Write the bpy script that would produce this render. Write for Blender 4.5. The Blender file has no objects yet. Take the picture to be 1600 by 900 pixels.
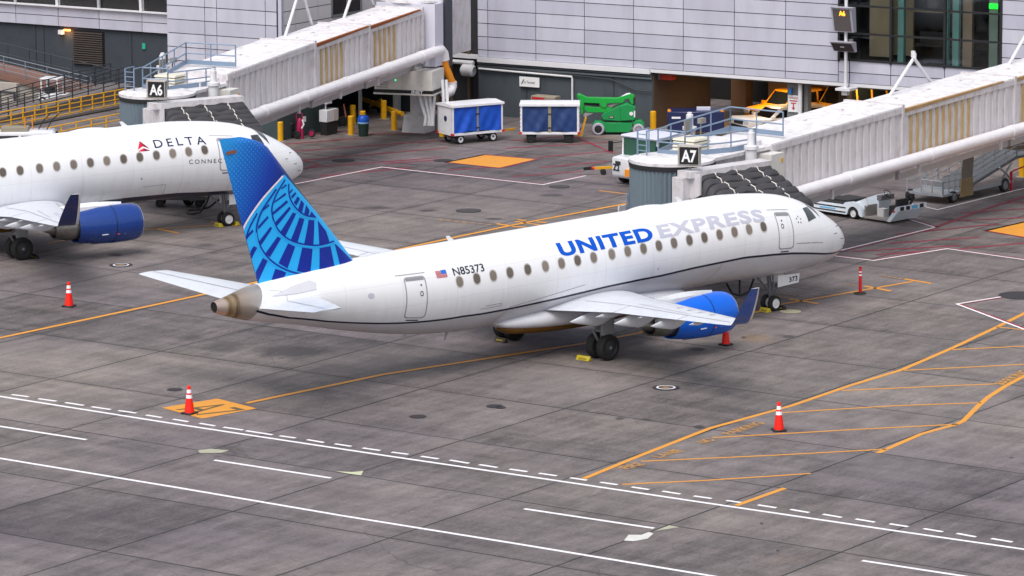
import bpy, bmesh, math, random
import numpy as np
from mathutils import Vector, Matrix
random.seed(7); rng=np.random.default_rng(7)
R=math.radians
SC=bpy.context.scene; COL=SC.collection
# ------------------------------------------------------------------ camera
CP=np.array([-98.4458, -109.0889, 29.3015]); YAW,PIT,ROL,FPX,CY=(0.847474, 0.15279, -0.004865, 6247.960662, 269.96108)
FW=np.array([math.cos(PIT)*math.cos(YAW),math.cos(PIT)*math.sin(YAW),-math.sin(PIT)])
_r=np.array([math.sin(YAW),-math.cos(YAW),0.]); _u=np.cross(_r,FW)
RT=_r*math.cos(ROL)+_u*math.sin(ROL); UP=-_r*math.sin(ROL)+_u*math.cos(ROL)
cd=bpy.data.cameras.new('camera'); cam=bpy.data.objects.new('camera',cd); COL.objects.link(cam)
cd.sensor_width=36; cd.lens=36*FPX/1600; cd.shift_y=(CY-450)/1600; cd.clip_start=1; cd.clip_end=3000
cam.matrix_world=Matrix(((RT[0],UP[0],-FW[0],CP[0]),(RT[1],UP[1],-FW[1],CP[1]),(RT[2],UP[2],-FW[2],CP[2]),(0,0,0,1)))
SC.camera=cam
# ------------------------------------------------------------------ world, sun, exposure (thin bright overcast)
SUN_EL,SUN_AZ=R(58),R(205)          # azimuth of the sun measured from +x towards +y
w=bpy.data.worlds.new('World'); SC.world=w; w.use_nodes=True
nt=w.node_tree; bg=nt.nodes['Background']
sky=nt.nodes.new('ShaderNodeTexSky'); sky.sky_type='NISHITA'; sky.sun_disc=False
sky.sun_elevation=SUN_EL; sky.sun_rotation=R(90)-SUN_AZ; sky.air_density=1.6; sky.dust_density=4.0; sky.ozone_density=1.2
hs=nt.nodes.new('ShaderNodeHueSaturation'); hs.inputs['Saturation'].default_value=0.42
nt.links.new(sky.outputs[0],hs.inputs['Color']); nt.links.new(hs.outputs[0],bg.inputs[0]); bg.inputs[1].default_value=0.145
sl=bpy.data.lights.new('sun','SUN'); sl.energy=1.6; sl.angle=R(38); sl.color=(1,.955,.9)
so=bpy.data.objects.new('sun',sl); COL.objects.link(so)
so.rotation_euler=Vector((math.cos(SUN_EL)*math.cos(SUN_AZ),math.cos(SUN_EL)*math.sin(SUN_AZ),math.sin(SUN_EL))).to_track_quat('Z','Y').to_euler()
SC.view_settings.view_transform='Standard'; SC.view_settings.look='None'; SC.view_settings.gamma=1; SC.view_settings.exposure=0.22
SC.view_settings.use_curve_mapping=False
SC.render.engine='CYCLES'
# ------------------------------------------------------------------ helpers
def ray(u,v): return (u-800)/FPX*RT+(CY-v)/FPX*UP+FW
def G(u,v,z=0.):
    "point of the level plane z seen at pixel u,v of the 1600x900 photograph"
    d=ray(u,v); return CP+(z-CP[2])/d[2]*d
FO=np.array([41.4,43.9]); FPH=R(-73); FS=np.array([math.cos(FPH),math.sin(FPH)]); FN=np.array([-FS[1],FS[0]])
def F(s,n,z=0.):
    "terminal frame: s to the right along the facade, n inward, z up"
    q=FO+s*FS+n*FN; return (q[0],q[1],z)
def lin(c):
    if isinstance(c,str):
        c=c.lstrip('#'); c=[int(c[i:i+2],16)/255 for i in (0,2,4)]
        return tuple((x/12.92 if x<=.04045 else ((x+.055)/1.055)**2.4) for x in c)
    return tuple(c)
class NT:
    def __init__(s,name):
        s.m=bpy.data.materials.new(name); s.m.use_nodes=True; s.t=s.m.node_tree; s.b=s.t.nodes['Principled BSDF']
    def n(s,typ,ins=(),out=0,**kw):
        x=s.t.nodes.new('ShaderNode'+typ)
        for k,v in kw.items(): setattr(x,k,v)
        for k,v in (ins.items() if isinstance(ins,dict) else enumerate(ins)):
            if v is None: continue
            if isinstance(v,bpy.types.NodeSocket): s.t.links.new(v,x.inputs[k])
            else: x.inputs[k].default_value=v
        return x.outputs[out]
    def m_(s,op,a,b=None,c=None,clamp=False): return s.n('Math',(a,b,c),operation=op,use_clamp=clamp)
    def mix(s,f,a,b,bt='MIX'):
        x=s.t.nodes.new('ShaderNodeMix'); x.data_type='RGBA'; x.blend_type=bt
        for k,v in ((0,f),(6,a),(7,b)):
            if isinstance(v,bpy.types.NodeSocket): s.t.links.new(v,x.inputs[k])
            else: x.inputs[k].default_value=(tuple(v)+(1,))[:4] if k else v
        return x.outputs[2]
    def ramp(s,f,stops):
        x=s.t.nodes.new('ShaderNodeValToRGB'); s.t.links.new(f,x.inputs[0]); e=x.color_ramp.elements
        while len(e)<len(stops): e.new(.5)
        for i,(p,c) in enumerate(stops): e[i].position=p; e[i].color=(c,c,c,1) if not hasattr(c,'__len__') else (tuple(c)+(1,))[:4]
        return x.outputs[0]
    def noise(s,vec,scale,detail=4,rough=.55): return s.n('TexNoise',{'Vector':vec,'Scale':scale,'Detail':detail,'Roughness':rough})
    def along(s,vec,h,sx,sy): return s.n('Mapping',{'Vector':vec,'Rotation':(0,0,h),'Scale':(sx,sy,1)},vector_type='TEXTURE')
    def obj(s): return s.n('TexCoord',out=3)
    def set(s,**kw):
        for k,v in kw.items():
            k={'col':'Base Color','rough':'Roughness','metal':'Metallic','coat':'Coat Weight','normal':'Normal','emit':'Emission Color','estr':'Emission Strength','trans':'Transmission Weight','spec':'Specular IOR Level','alpha':'Alpha'}[k]
            if isinstance(v,bpy.types.NodeSocket): s.t.links.new(v,s.b.inputs[k])
            else: s.b.inputs[k].default_value=(tuple(v)+(1,))[:4] if k in('Base Color','Emission Color') else v
        return s.m
MATS={}
def pm(name,col,rough=.5,metal=0.,var=.1,scale=1.5,coat=0.,dirt=None,dirtamt=.25,stretch=(1,1,1),spec=.5):
    "painted / plain surface with uneven tone and grime"
    if name in MATS: return MATS[name]
    n=NT(name); c=lin(col); o=n.n('Mapping',{'Vector':n.obj(),'Scale':stretch})
    f=n.noise(o,scale,6,.62); f2=n.noise(o,scale*7,3)
    v=n.m_('ADD',n.m_('MULTIPLY',n.m_('SUBTRACT',f,.5),var*2.2),n.m_('ADD',n.m_('MULTIPLY',n.m_('SUBTRACT',f2,.5),var*.9),1.0))
    cc=n.mix(1.0,c,n.n('CombineColor',(v,v,v)),'MULTIPLY')
    if dirt is not None:
        d=n.ramp(n.noise(o,scale*2.3,8,.7),[(.48,0),(.75,1)]); cc=n.mix(n.m_('MULTIPLY',d,dirtamt),cc,lin(dirt))
    MATS[name]=n.set(col=cc,rough=n.m_('ADD',n.m_('MULTIPLY',f2,.16),rough-.08),metal=metal,coat=coat,spec=spec); return MATS[name]
def em(name,col,st):
    if name not in MATS: MATS[name]=NT(name).set(col=(0,0,0),emit=lin(col),estr=st)
    return MATS[name]
class MB:
    "collects shapes, then links them as ONE mesh object"
    def __init__(s,M=None): s.v=[]; s.f=[]; s.mi=[]; s.sm=[]; s.M=M; s.cur=0; s.s=False
    def add(s,vs,fs,smooth=None):
        o=len(s.v)
        if s.M is not None: vs=[tuple(s.M@Vector(tuple(float(a) for a in q))) for q in vs]
        s.v+= [tuple(float(a) for a in q) for q in vs]
        for f in fs: s.f.append([i+o for i in f]); s.mi.append(s.cur); s.sm.append(s.s if smooth is None else smooth)
        return s
    def mat(s,i): s.cur=i; return s
    def box(s,c,d,rz=0.,top=None,T=None):
        "centre, full size; top=(sx,sy) scales the upper face"
        x,y,z=[a/2 for a in d]; tx,ty=top or (1,1); vs=[(-x,-y,-z),(x,-y,-z),(x,y,-z),(-x,y,-z),(-x*tx,-y*ty,z),(x*tx,-y*ty,z),(x*tx,y*ty,z),(-x*tx,y*ty,z)]
        cr,sr=math.cos(rz),math.sin(rz); vs=[(c[0]+a*cr-b*sr,c[1]+a*sr+b*cr,c[2]+e) for a,b,e in vs]
        if T is not None: vs=[tuple(T@Vector(q)) for q in vs]
        return s.add(vs,[(0,3,2,1),(4,5,6,7),(0,1,5,4),(1,2,6,5),(2,3,7,6),(3,0,4,7)],False)
    def bar(s,a,b,w,h=None,up=(0,0,1)):
        "rectangular bar from a to b"
        a=Vector(a);b=Vector(b);d=(b-a).normalized();h=w if h is None else h; u=Vector(up)
        if abs(d.dot(u))>.98:u=Vector((1,0,0))
        r=d.cross(u).normalized();u=r.cross(d)
        vs=[p+r*i*w/2+u*j*h/2 for p in(a,b) for i,j in((-1,-1),(1,-1),(1,1),(-1,1))]
        return s.add(vs,[(0,1,2,3),(7,6,5,4),(0,4,5,1),(1,5,6,2),(2,6,7,3),(3,7,4,0)],False)
    def tube(s,pts,r,n=8,caps=True,rs=None):
        pts=[Vector(p) for p in pts]; k=len(pts); rings=[]; prev=None
        for i,p in enumerate(pts):
            d=(pts[min(i+1,k-1)]-pts[max(i-1,0)]).normalized()
            if prev is None: u=Vector((0,0,1)) if abs(d.z)<.9 else Vector((1,0,0)); a=d.cross(u).normalized()
            else: a=(prev-d*prev.dot(d)).normalized()
            prev=a; b=d.cross(a); rr=rs[i] if rs else r
            rings.append([p+a*rr*math.cos(2*math.pi*j/n)+b*rr*math.sin(2*math.pi*j/n) for j in range(n)])
        return s.loft(rings,caps=caps)
    def cyl(s,a,b,r,r2=None,n=12,caps=True): return s.tube([a,b],r,n,caps,[r,r if r2 is None else r2])
    def loft(s,rings,caps=True,closed=True,smooth=True):
        n=len(rings[0]); vs=[q for r in rings for q in r]; fs=[]
        for i in range(len(rings)-1):
            for j in range(n if closed else n-1):
                a=i*n+j;b=i*n+(j+1)%n; fs.append((a,b,b+n,a+n))
        s.add(vs,fs,smooth)
        if caps: s.add(rings[0],[tuple(range(n))[::-1]],False); s.add(rings[-1],[tuple(range(n))],False)
        return s
    def lathe(s,prof,o,ax,n=24,caps=False):
        "prof: (distance along ax, radius)"
        o=Vector(o);ax=Vector(ax).normalized(); u=Vector((0,0,1)) if abs(ax.z)<.9 else Vector((1,0,0)); a=ax.cross(u).normalized(); b=ax.cross(a)
        return s.loft([[o+ax*t+a*r*math.cos(2*math.pi*j/n)+b*r*math.sin(2*math.pi*j/n) for j in range(n)] for t,r in prof],caps=caps)
    def prism(s,poly,o,ux,uy,d):
        "extrude the 2D polygon (axes ux,uy at o) by vector d"
        o=Vector(o);ux=Vector(ux);uy=Vector(uy);d=Vector(d); a=[o+ux*x+uy*y for x,y in poly]; b=[q+d for q in a]; n=len(a)
        s.add(a+b,[tuple(range(n))[::-1],tuple(range(n,2*n))]+[(i,(i+1)%n,(i+1)%n+n,i+n) for i in range(n)],False); return s
    def poly(s,pts): return s.add(pts,[tuple(range(len(pts)))],False)
    def build(s,name,mats,parent=None,bevel=0,seg=1):
        me=bpy.data.meshes.new(name); me.from_pydata(s.v,[],s.f)
        mats=mats if isinstance(mats,(list,tuple)) else [mats]
        for m in mats: me.materials.append(m)
        me.polygons.foreach_set('material_index',s.mi); me.polygons.foreach_set('use_smooth',[True]*len(s.f))
        bm=bmesh.new(); bm.from_mesh(me); 
        bmesh.ops.remove_doubles(bm,verts=bm.verts,dist=1e-5)
        bmesh.ops.recalc_face_normals(bm,faces=bm.faces)
        if bevel:
            eg=[e for e in bm.edges if len(e.link_faces)==2 and e.calc_face_angle(0)>.6]
            bmesh.ops.bevel(bm,geom=eg,offset=bevel,segments=seg,affect='EDGES',clamp_overlap=True)
        bm.to_mesh(me); bm.free()
        try: me.set_sharp_from_angle(angle=R(38))
        except Exception: pass
        o=bpy.data.objects.new(name,me); COL.objects.link(o)
        if parent is not None: o.parent=parent
        return o
def tag(o,label=None,cat=None,group=None,kind=None):
    for k,v in (('label',label),('category',cat),('group',group),('kind',kind)):
        if v: o[k]=v
    return o
def thing(name,label,cat,loc=(0,0,0),rz=0.,group=None):
    o=bpy.data.objects.new(name,None); o.empty_display_size=.3; COL.objects.link(o); o.location=loc; o.rotation_euler=(0,0,rz)
    return tag(o,label,cat,group)
def dup(root,loc,rz=0.,label=None):
    "copy of a thing with its parts and sub-parts"
    def cp(o,par):
        c=o.copy(); COL.objects.link(c); c.parent=par
        for ch in list(o.children): cp(ch,c)
        return c
    r=cp(root,None); r.location=loc; r.rotation_euler=(0,0,rz)
    if label: r['label']=label
    return r
def text2d(s,size=1.,bold=0.,align='LEFT',spacing=1.):
    "flat lettering as (vertices, faces), baseline at y=0"
    c=bpy.data.curves.new('txt','FONT'); c.body=s; c.size=size; c.offset=bold; c.align_x=align; c.resolution_u=4; c.space_character=spacing
    o=bpy.data.objects.new('txt',c); COL.objects.link(o); dg=bpy.context.evaluated_depsgraph_get(); dg.update()
    me=bpy.data.meshes.new_from_object(o.evaluated_get(dg)); vs=[(v.co.x,v.co.y) for v in me.vertices]; fs=[tuple(p.vertices) for p in me.polygons]
    bpy.data.objects.remove(o); bpy.data.curves.remove(c); bpy.data.meshes.remove(me); return vs,fs
def fit_text(s,w,h,bold=0.,spacing=1.):
    "lettering scaled to width w and height h, lower left corner at 0,0"
    vs,fs=text2d(s,1.,bold,spacing=spacing); a=np.array(vs); lo=a.min(0); hi=a.max(0)
    a=(a-lo)/(hi-lo)*np.array([w,h]); return [tuple(q) for q in a],fs
def split2d(vs,fs,step,axis=1):
    "cut flat faces along lines so that they can follow a curved skin"
    bm=bmesh.new(); bv=[bm.verts.new((x,y,0)) for x,y in vs]
    for f in fs:
        try: bm.faces.new([bv[i] for i in f])
        except ValueError: pass
    a=np.array(vs); lo,hi=a[:,axis].min(),a[:,axis].max(); t=lo+step
    no=Vector((0,1,0)) if axis==1 else Vector((1,0,0))
    while t<hi:
        bmesh.ops.bisect_plane(bm,geom=bm.verts[:]+bm.edges[:]+bm.faces[:],plane_co=no*t,plane_no=no); t+=step
    bm.verts.index_update(); r=[(v.co.x,v.co.y) for v in bm.verts],[tuple(v.index for v in f.verts) for f in bm.faces]; bm.free(); return r
def pchip(xs,ys,x):
    xs=np.asarray(xs,float);ys=np.asarray(ys,float);h=np.diff(xs);d=np.diff(ys)/h;m=np.zeros(len(xs));m[0]=d[0];m[-1]=d[-1]
    for i in range(1,len(xs)-1):
        if d[i-1]*d[i]>0: w1=2*h[i]+h[i-1];w2=h[i]+2*h[i-1];m[i]=(w1+w2)/(w1/d[i-1]+w2/d[i])
    x=np.clip(x,xs[0],xs[-1]); i=np.clip(np.searchsorted(xs,x)-1,0,len(h)-1); t=(x-xs[i])/h[i]
    return (2*t**3-3*t**2+1)*ys[i]+(t**3-2*t**2+t)*h[i]*m[i]+(-2*t**3+3*t**2)*ys[i+1]+(t**3-t**2)*h[i]*m[i+1]
# ------------------------------------------------------------------ airliner: fuselage skin as a function
FX=[-15.95,-15.25,-14.5,-13.5,-12,-10.5,-9,-7.5,-6,-4.5,8.4,9.6,10.6,11.5,12.2,12.8,13.3,13.8,14.25,14.65,14.95,15.15,15.26,15.3]
FT=[.98,1.13,1.30,1.42,1.55,1.62,1.66,1.675,1.68,1.68,1.675,1.60,1.5,1.36,1.18,.96,.72,.46,.20,-.06,-.30,-.52,-.72,-1.0]
FB=[.60,.335,.11,-.10,-.43,-.80,-1.13,-1.40,-1.58,-1.67,-1.70,-1.76,-1.80,-1.82,-1.81,-1.79,-1.76,-1.71,-1.64,-1.54,-1.43,-1.33,-1.21,-1.05]
FH=[.19,.37,.56,.73,.97,1.17,1.33,1.44,1.50,1.505,1.505,1.505,1.5,1.47,1.41,1.33,1.23,1.10,.94,.75,.55,.38,.2,.02]
def fus(x,t,off=0.):
    "point of the skin at station x, angle t (0 = starboard side, 90 = crown), in local coordinates of the parked aircraft"
    top,bot,hw=pchip(FX,FT,x),pchip(FX,FB,x),pchip(FX,FH,x); mid,h=(top+bot)/2,(top-bot)/2
    c,s=np.cos(t),np.sin(t); ny,nz=-c*h,s*hw; L=np.sqrt(ny*ny+nz*nz)+1e-9
    return np.stack([x+0*t,-hw*c+off*ny/L,mid+h*s+off*nz/L+3.075+.0148*x],-1)
def fus_t(x,z):
    "angle on the starboard side for height z at station x"
    top,bot=pchip(FX,FT,x),pchip(FX,FB,x); return np.arcsin(np.clip((z-3.075-.0148*x-(top+bot)/2)/((top-bot)/2),-1,1))
def skin_patch(mb,uv,fs,off,f=fus):
    "put flat faces given in (x, angle) onto the skin, standing off by off"
    a=np.array(uv,float); return mb.add([tuple(q) for q in f(a[:,0],a[:,1],off)],fs,True)
def rrect(x0,x1,t0,t1,r=.45,n=5,lean=0.):
    "rounded rectangle in (x, angle)"
    cx,cy,hx,hy=(x0+x1)/2,(t0+t1)/2,(x1-x0)/2,(t1-t0)/2; rx=hx*r*2 if r<=.5 else hx; rx=min(rx,hx); ry=min(rx*.62,hy); o=[]
    for sx,sy,a0 in((1,1,0),(-1,1,90),(-1,-1,180),(1,-1,270)):
        for k in range(n): a=R(a0+90*k/(n-1)); o.append((cx+sx*(hx-rx)+rx*math.cos(a),cy+sy*(hy-ry)+ry*math.sin(a)))
    return o
def fan(o):
    c=(sum(a for a,_ in o)/len(o),sum(b for _,b in o)/len(o)); n=len(o); return o+[c],[(i,(i+1)%n,n) for i in range(n)]
def ringf(o,i):
    n=len(o); return o+i,[(k,(k+1)%n,(k+1)%n+n,k+n) for k in range(n)]
def grid_patch(corners,nu,nv):
    (a,b,c,d)=[np.array(q,float) for q in corners]; vs=[];fs=[]
    for j in range(nv+1):
        for i in range(nu+1):
            u,v=i/nu,j/nv; vs.append(tuple((1-u)*(1-v)*a+u*(1-v)*b+u*v*c+(1-u)*v*d))
    for j in range(nv):
        for i in range(nu): k=j*(nu+1)+i; fs.append((k,k+1,k+nu+2,k+nu+1))
    return vs,fs
def skin_line(mb,pts,w,off,n=6,f=fus):
    "strip of width w (m) along (x,angle) points"
    P=[]; 
    for (a,b) in zip(pts[:-1],pts[1:]):
        for k in range(n): P.append((a[0]+(b[0]-a[0])*k/n,a[1]+(b[1]-a[1])*k/n))
    P.append(pts[-1]); A=f(np.array([q[0] for q in P]),np.array([q[1] for q in P]),off); B=f(np.array([q[0] for q in P]),np.array([q[1] for q in P]),off+.1)
    vs=[]; k=len(P)
    for i in range(k):
        d=A[min(i+1,k-1)]-A[max(i-1,0)]; d/=np.linalg.norm(d)+1e-9; nn=(B[i]-A[i])/.1; s=np.cross(nn,d); s/=np.linalg.norm(s)+1e-9
        vs+= [A[i]+s*w/2,A[i]-s*w/2]
    mb.add(vs,[(2*i,2*i+1,2*i+3,2*i+2) for i in range(k-1)],True)
def skin_text(mb,s,x0,x1,t0,t1,off,bold=0.,lean=0.,spacing=1.):
    vs,fs=fit_text(s,1.,1.,bold,spacing); vs,fs=split2d(vs,fs,.2); vs=[(x0+(x1-x0)*a+lean*b,t0+(t1-t0)*b) for a,b in vs]; skin_patch(mb,vs,fs,off)
STRIPE=[(-14.5,-.30),(-14.0,-.52),(-13.14,-.72),(-11.53,-.80),(-9.13,-.72),(-7.41,-.64),(-5.6,-.56),(-3.3,-.555),(-1.1,-.515),(1.41,-.44),(3.04,-.42),(4.2,-.415),(5.87,-.37),(8.4,-.343),(10.14,-.343),(11.2,-.36),(12.05,-.405),(13.0,-.47),(13.87,-.54),(14.6,-.60),(15.1,-.7)]
WINX=[-5.94,-5.12,-4.33,-3.52,-2.65,-1.78,-.98,-.18,.63,1.55,2.36,3.17,3.97,4.76,5.57,6.36,7.17,7.97,8.76,9.56]
LOGO=None
def L2fin(X,Y):
    c=((-14.9508007,8.2587164),(.0058828009,-.00061956915),(-9.12035972e-5,-.0047281080),(1.7493912e-7,-2.0291925e-8),(2.6985726e-8,-1.4252092e-7),(-3.8372e-10,-2.32873e-8)); b=(1,X,Y,X*X,X*Y,Y*Y)
    return sum(k*q[0] for k,q in zip(b,c)),sum(k*q[1] for k,q in zip(b,c))
def fin_edges(z):
    le=-9.6-(z-4.4)*(13.85-9.6)/(9.41-4.4); te=-13.97-(z-4.09)*(15.61-13.97)/(9.5-4.09)
    if z>9.0: le-=.75*((z-9.0)/.47)**2.2
    return le,te
def fin_half(x,z):
    le,te=fin_edges(z); c=min(max((le-x)/(le-te),0.),1.); return (le-te)*.055*2*(1.4845*math.sqrt(c)-.63*c-1.758*c*c+1.4215*c**3-.5180*c**4)*1.0
def smooth_line(pts,n=6):
    a=np.array(pts,float); o=[]
    for i in range(len(a)-1):
        p0=a[max(i-1,0)];p1=a[i];p2=a[i+1];p3=a[min(i+2,len(a)-1)]
        for k in range(n):
            t=k/n; o.append(.5*((2*p1)+(-p0+p2)*t+(2*p0-5*p1+4*p2-p3)*t*t+(-p0+3*p1-3*p2+p3)*t**3))
    o.append(a[-1]); return o
def band2d(pts,w):
    o=smooth_line(pts); L=[];Rr=[]
    for i,q in enumerate(o):
        d=o[min(i+1,len(o)-1)]-o[max(i-1,0)]; d=d/np.linalg.norm(d); nn=np.array([-d[1],d[0]]); L.append(q+nn*w/2); Rr.append(q-nn*w/2)
    k=len(o); return [tuple(q) for q in L+Rr],[(i,i+1,k+i+1,k+i) for i in range(k-1)]
def bar2d(a,b,w):
    return band2d([a,b],w)
def fin_decal(mb,vs,fs,off):
    vs=[L2fin(*q) for q in vs]; vs,fs=split2d(vs,fs,.12,0); vs,fs=split2d(vs,fs,.2,1); o=[]
    for x,z in vs:
        le,te=fin_edges(z); x=min(max(x,te+.003),le-.012); o.append((x,-fin_half(x,z)-off,z))
    mb.add(o,fs,True)
GLOBE=[(338,22),(300,62),(260,105),(190,190),(130,280),(80,370),(45,460),(28,528)]
ARCA=[(380,80),(377,140),(388,195),(420,250),(465,293),(510,315),(580,326)]
ARCB=[(352,50),(302,125),(268,200),(253,270),(265,345),(290,405),(330,455),(380,492),(440,516),(520,530),(600,530),(712,503)]
ARCC=[(285,118),(232,200),(185,280),(158,360),(150,430),(165,510),(192,570),(240,635),(310,690),(390,728),(480,747),(600,748),(700,737)]
ARCD=[(152,300),(105,400),(76,500),(70,580),(85,660),(112,735),(150,800),(208,853)]
BARS=[[(381,143),(403,118),(410,126),(386,152)],[(393,172),(427,142),(436,152),(400,190)],[(412,218),(444,172),(462,190),(430,240)],[(442,268),(470,200),(492,226),(472,290)],[(488,300),(508,236),(532,276),(520,312)],[(530,312),(548,284),(580,326)],
 [(322,112),(356,84),(366,92),(322,122)],[(276,206),(350,146),(358,160),(270,222)],[(258,292),(360,200),(370,216),(262,312)],[(272,372),(378,248),(390,262),(290,392)],[(312,442),(404,290),(428,300),(350,466)],[(388,496),(452,328),(488,340),(436,512)],[(484,524),(520,346),(564,350),(550,532)],[(594,530),(592,350),(652,428),(672,500),(668,516)],
 [(190,270),(232,230),(238,242),(186,288)],[(160,398),(224,318),(232,332),(164,418)],[(168,510),(246,398),(258,410),(184,536)],[(212,600),(296,470),(320,484),(246,624)],[(306,668),(370,520),(420,544),(368,706)],[(434,724),(470,550),(544,560),(528,746)],[(592,748),(596,554),(680,540),(706,706),(692,740)],[(714,520),(740,540),(886,682),(800,712),(700,740),(706,708),(748,694)],
 [(80,470),(124,420),(130,436),(78,500)],[(76,645),(134,544),(158,556),(98,684)],[(134,778),(198,630),(230,652),(166,818)],[(248,836),(284,710),(360,735),(330,815)],[(416,798),(424,758),(528,768),(520,775)],
 [(32,540),(44,540),(46,585),(40,590)],[(104,866),(122,820),(168,862)]]
def airfoil(n=12,t=.11):
    c=[.5*(1-math.cos(math.pi*i/n)) for i in range(n+1)]; h=[t*5*(.2969*math.sqrt(q)-.126*q-.3516*q*q+.2843*q**3-.1036*q**4) for q in c]
    return [(q,e+.02*math.sin(math.pi*q)) for q,e in zip(c,h)]+[(q,-e+.02*math.sin(math.pi*q)) for q,e in list(zip(c,h))[-2:0:-1]]
def surf_loft(mb,secs,n=12):
    "secs: (xLE,xTE,y,z,thickness ratio, direction of thickness (y,z))"
    rings=[]
    for xl,xt,y,z,t,(dy,dz) in secs: rings.append([(xl+(xt-xl)*c,y+dy*h*(xl-xt),z+dz*h*(xl-xt)) for c,h in airfoil(n,t)])
    mb.loft(rings); return mb
def wing_z(y): return 1.86+.107*(abs(y)-1.5)
def wing_le(y): y=abs(y); return 2.77-.44*(y-1.5)
def wing_te(y): y=abs(y); return -1.45+.045*(y-1.5) if y<4.6 else -1.31-(y-4.6)*.2145
def wheel(mb,c,r,w,ax=(0,1,0)):
    "mat 0 tyre, 1 hub"
    ax=Vector(ax); c=Vector(c)
    mb.mat(0).lathe([(-w/2,r*.62),(-w/2,r*.86),(-w*.36,r*.975),(-w*.15,r),(w*.15,r),(w*.36,r*.975),(w/2,r*.86),(w/2,r*.62)],c,ax,22)
    mb.mat(1).lathe([(-w*.42,.0),(-w*.42,r*.3),(-w*.3,r*.58),(-w*.5,r*.63)],c,ax,18).lathe([(w*.5,r*.63),(w*.3,r*.58),(w*.42,r*.3),(w*.42,0)],c,ax,18); mb.mat(0)
def make_jet(label,loc,rz,lv):
    root=thing('regional_jet',label,'airliner',loc,rz)
    U=lv=='u'
    white=MATS['white_paint']; belly=pm('belly_grey','#c9c8cf',.34,0,.05,.8,.3,'#7d7771',.25,(.4,1,1)) if U else pm('belly_navy','#1c2140',.3,0,.05,1,.3)
    dark=pm('panel_line','#8d8d96',.6); line=pm('stripe_navy','#0b1030',.35,0,.04); rubber=MATS['rubber']; alu=MATS['alu']; glass=MATS['cabin_glass']
    # skin: rows follow the cheatline, tail end is the unpainted exhaust cone
    st=np.array(STRIPE); xs=np.unique(np.r_[np.linspace(-14.3,9.5,70),np.linspace(9.5,15.0,46),[15.08,15.15,15.21,15.26,15.29,15.3]])
    def ts(x): return np.interp(x,st[:,0],st[:,1]) if U else np.interp(x,[-14,-8,3,6,12,15.3],[-1.2,-1.05,-.92,-.88,-1.0,-1.3])
    def skin(up):
        mb=MB(); rings=[]; na=22 if up else 12
        for x in xs:
            t0=ts(x); a=np.linspace(t0,math.pi-t0,2*na+1) if up else np.linspace(math.pi-t0,2*math.pi+t0,2*na+1); k_=max(0.,1-(x+14.3)/2.); rings.append([tuple(q) for q in fus(x+k_*(.26*np.sin(a)-.06),a)])
        return mb.loft(rings,caps=False,closed=False)
    body=skin(True).build('fuselage',white,root); skin(False).build('belly',belly,root)
    m=MB(); cx=np.linspace(-15.95,-14.3,9); A_=np.linspace(0,2*math.pi,28,endpoint=False); m.loft([[tuple(q) for q in fus(x+max(0.,(x+15.95)/1.65)*(.26*np.sin(A_)-.06),A_)] for x in cx],caps=False)
    tail=m.build('tail_cone',MATS['burnt_metal'],root)
    m=MB(); a=np.linspace(0,2*math.pi,24,endpoint=False); e=fus(np.full(24,-15.955),a); c=e.mean(0); inn=c+(e-c)*.9+np.array([.03,0,0]); deep=c+(e-c)*.8+np.array([.5,0,0])
    m.loft([[tuple(q) for q in r] for r in (inn,deep)]); m.build('exhaust_opening',MATS['black'],tail)
    m=MB()
    if U: skin_line(m,STRIPE,.085,.006); m.build('cheatline',line,root)
    # cabin windows
    for x in WINX:
        if not U: x+=.07
        tc=float(fus_t(x,3.569+.0148*x)); m=MB(); dt=.185/1.62
        o=rrect(x-.185,x+.185,tc-dt*1.24,tc+dt*1.24,.5,5); i=rrect(x-.15,x+.15,tc-dt,tc+dt,.5,5)
        vs,fs=ringf(o,i); skin_patch(m.mat(1),vs,fs,.005); vs,fs=fan(i); skin_patch(m.mat(0),vs,fs,.005)
        m.build('window',[glass,pm('window_rim','#b9b4b2',.5)],body)
    # cockpit windows
    def pane(cs): m=MB(); v,f=grid_patch(cs,6,6); skin_patch(m,v,f,.008); return m
    for sd in (1,-1):
        fl=lambda cs:[(x,t if sd>0 else math.pi-t) for x,t in cs]
        pane(fl([(12.20,.86),(12.66,1.0),(12.80,.62),(12.18,.44)])).build('cockpit_window',MATS['cockpit_glass'],body)
        pane(fl([(12.76,1.01),(12.66,1.54),(13.10,1.54),(13.14,.70)])).build('cockpit_window',MATS['cockpit_glass'],body)
    # doors: outline, leaf, grey head
    for (x0,x1,t0,t1) in ((-8.36,-7.5,-.50,.50),(10.37,11.13,-.20,.66)):
        m=MB(); o=rrect(x0-.05,x1+.05,t0-.03,t1+.03,.16,5); i=rrect(x0,x1,t0,t1,.16,5)
        def sub(a,b):
            k=[];
            n=len(a)
            for j in range(n):
                p,q=np.array(a[j]),np.array(a[(j+1)%n]); c=max(1,int(abs(q[1]-p[1])/.08))
                k+=[tuple(p+(q-p)*h/c) for h in range(c)]
            return k
        o2=[];i2=[]
        for j in range(len(o)):
            p,q=np.array(o[j]),np.array(o[(j+1)%len(o)]); r,s=np.array(i[j]),np.array(i[(j+1)%len(o)]); c=max(1,int(abs(q[1]-p[1])/.08))
            for h in range(c): o2.append(tuple(p+(q-p)*h/c)); i2.append(tuple(r+(s-r)*h/c))
        vs,fs=ringf(o2,i2); skin_patch(m.mat(0),vs,fs,.006)
        v,f=grid_patch([(x0+.02,t1-.075),(x1-.02,t1-.075),(x1-.05,t1-.005),(x0+.05,t1-.005)],4,3); skin_patch(m.mat(1),v,f,.007)
        hx=x0+(x1-x0)*.76 if x0<0 else x0+(x1-x0)*.3; tm=(t0+t1)/2+.1
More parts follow.
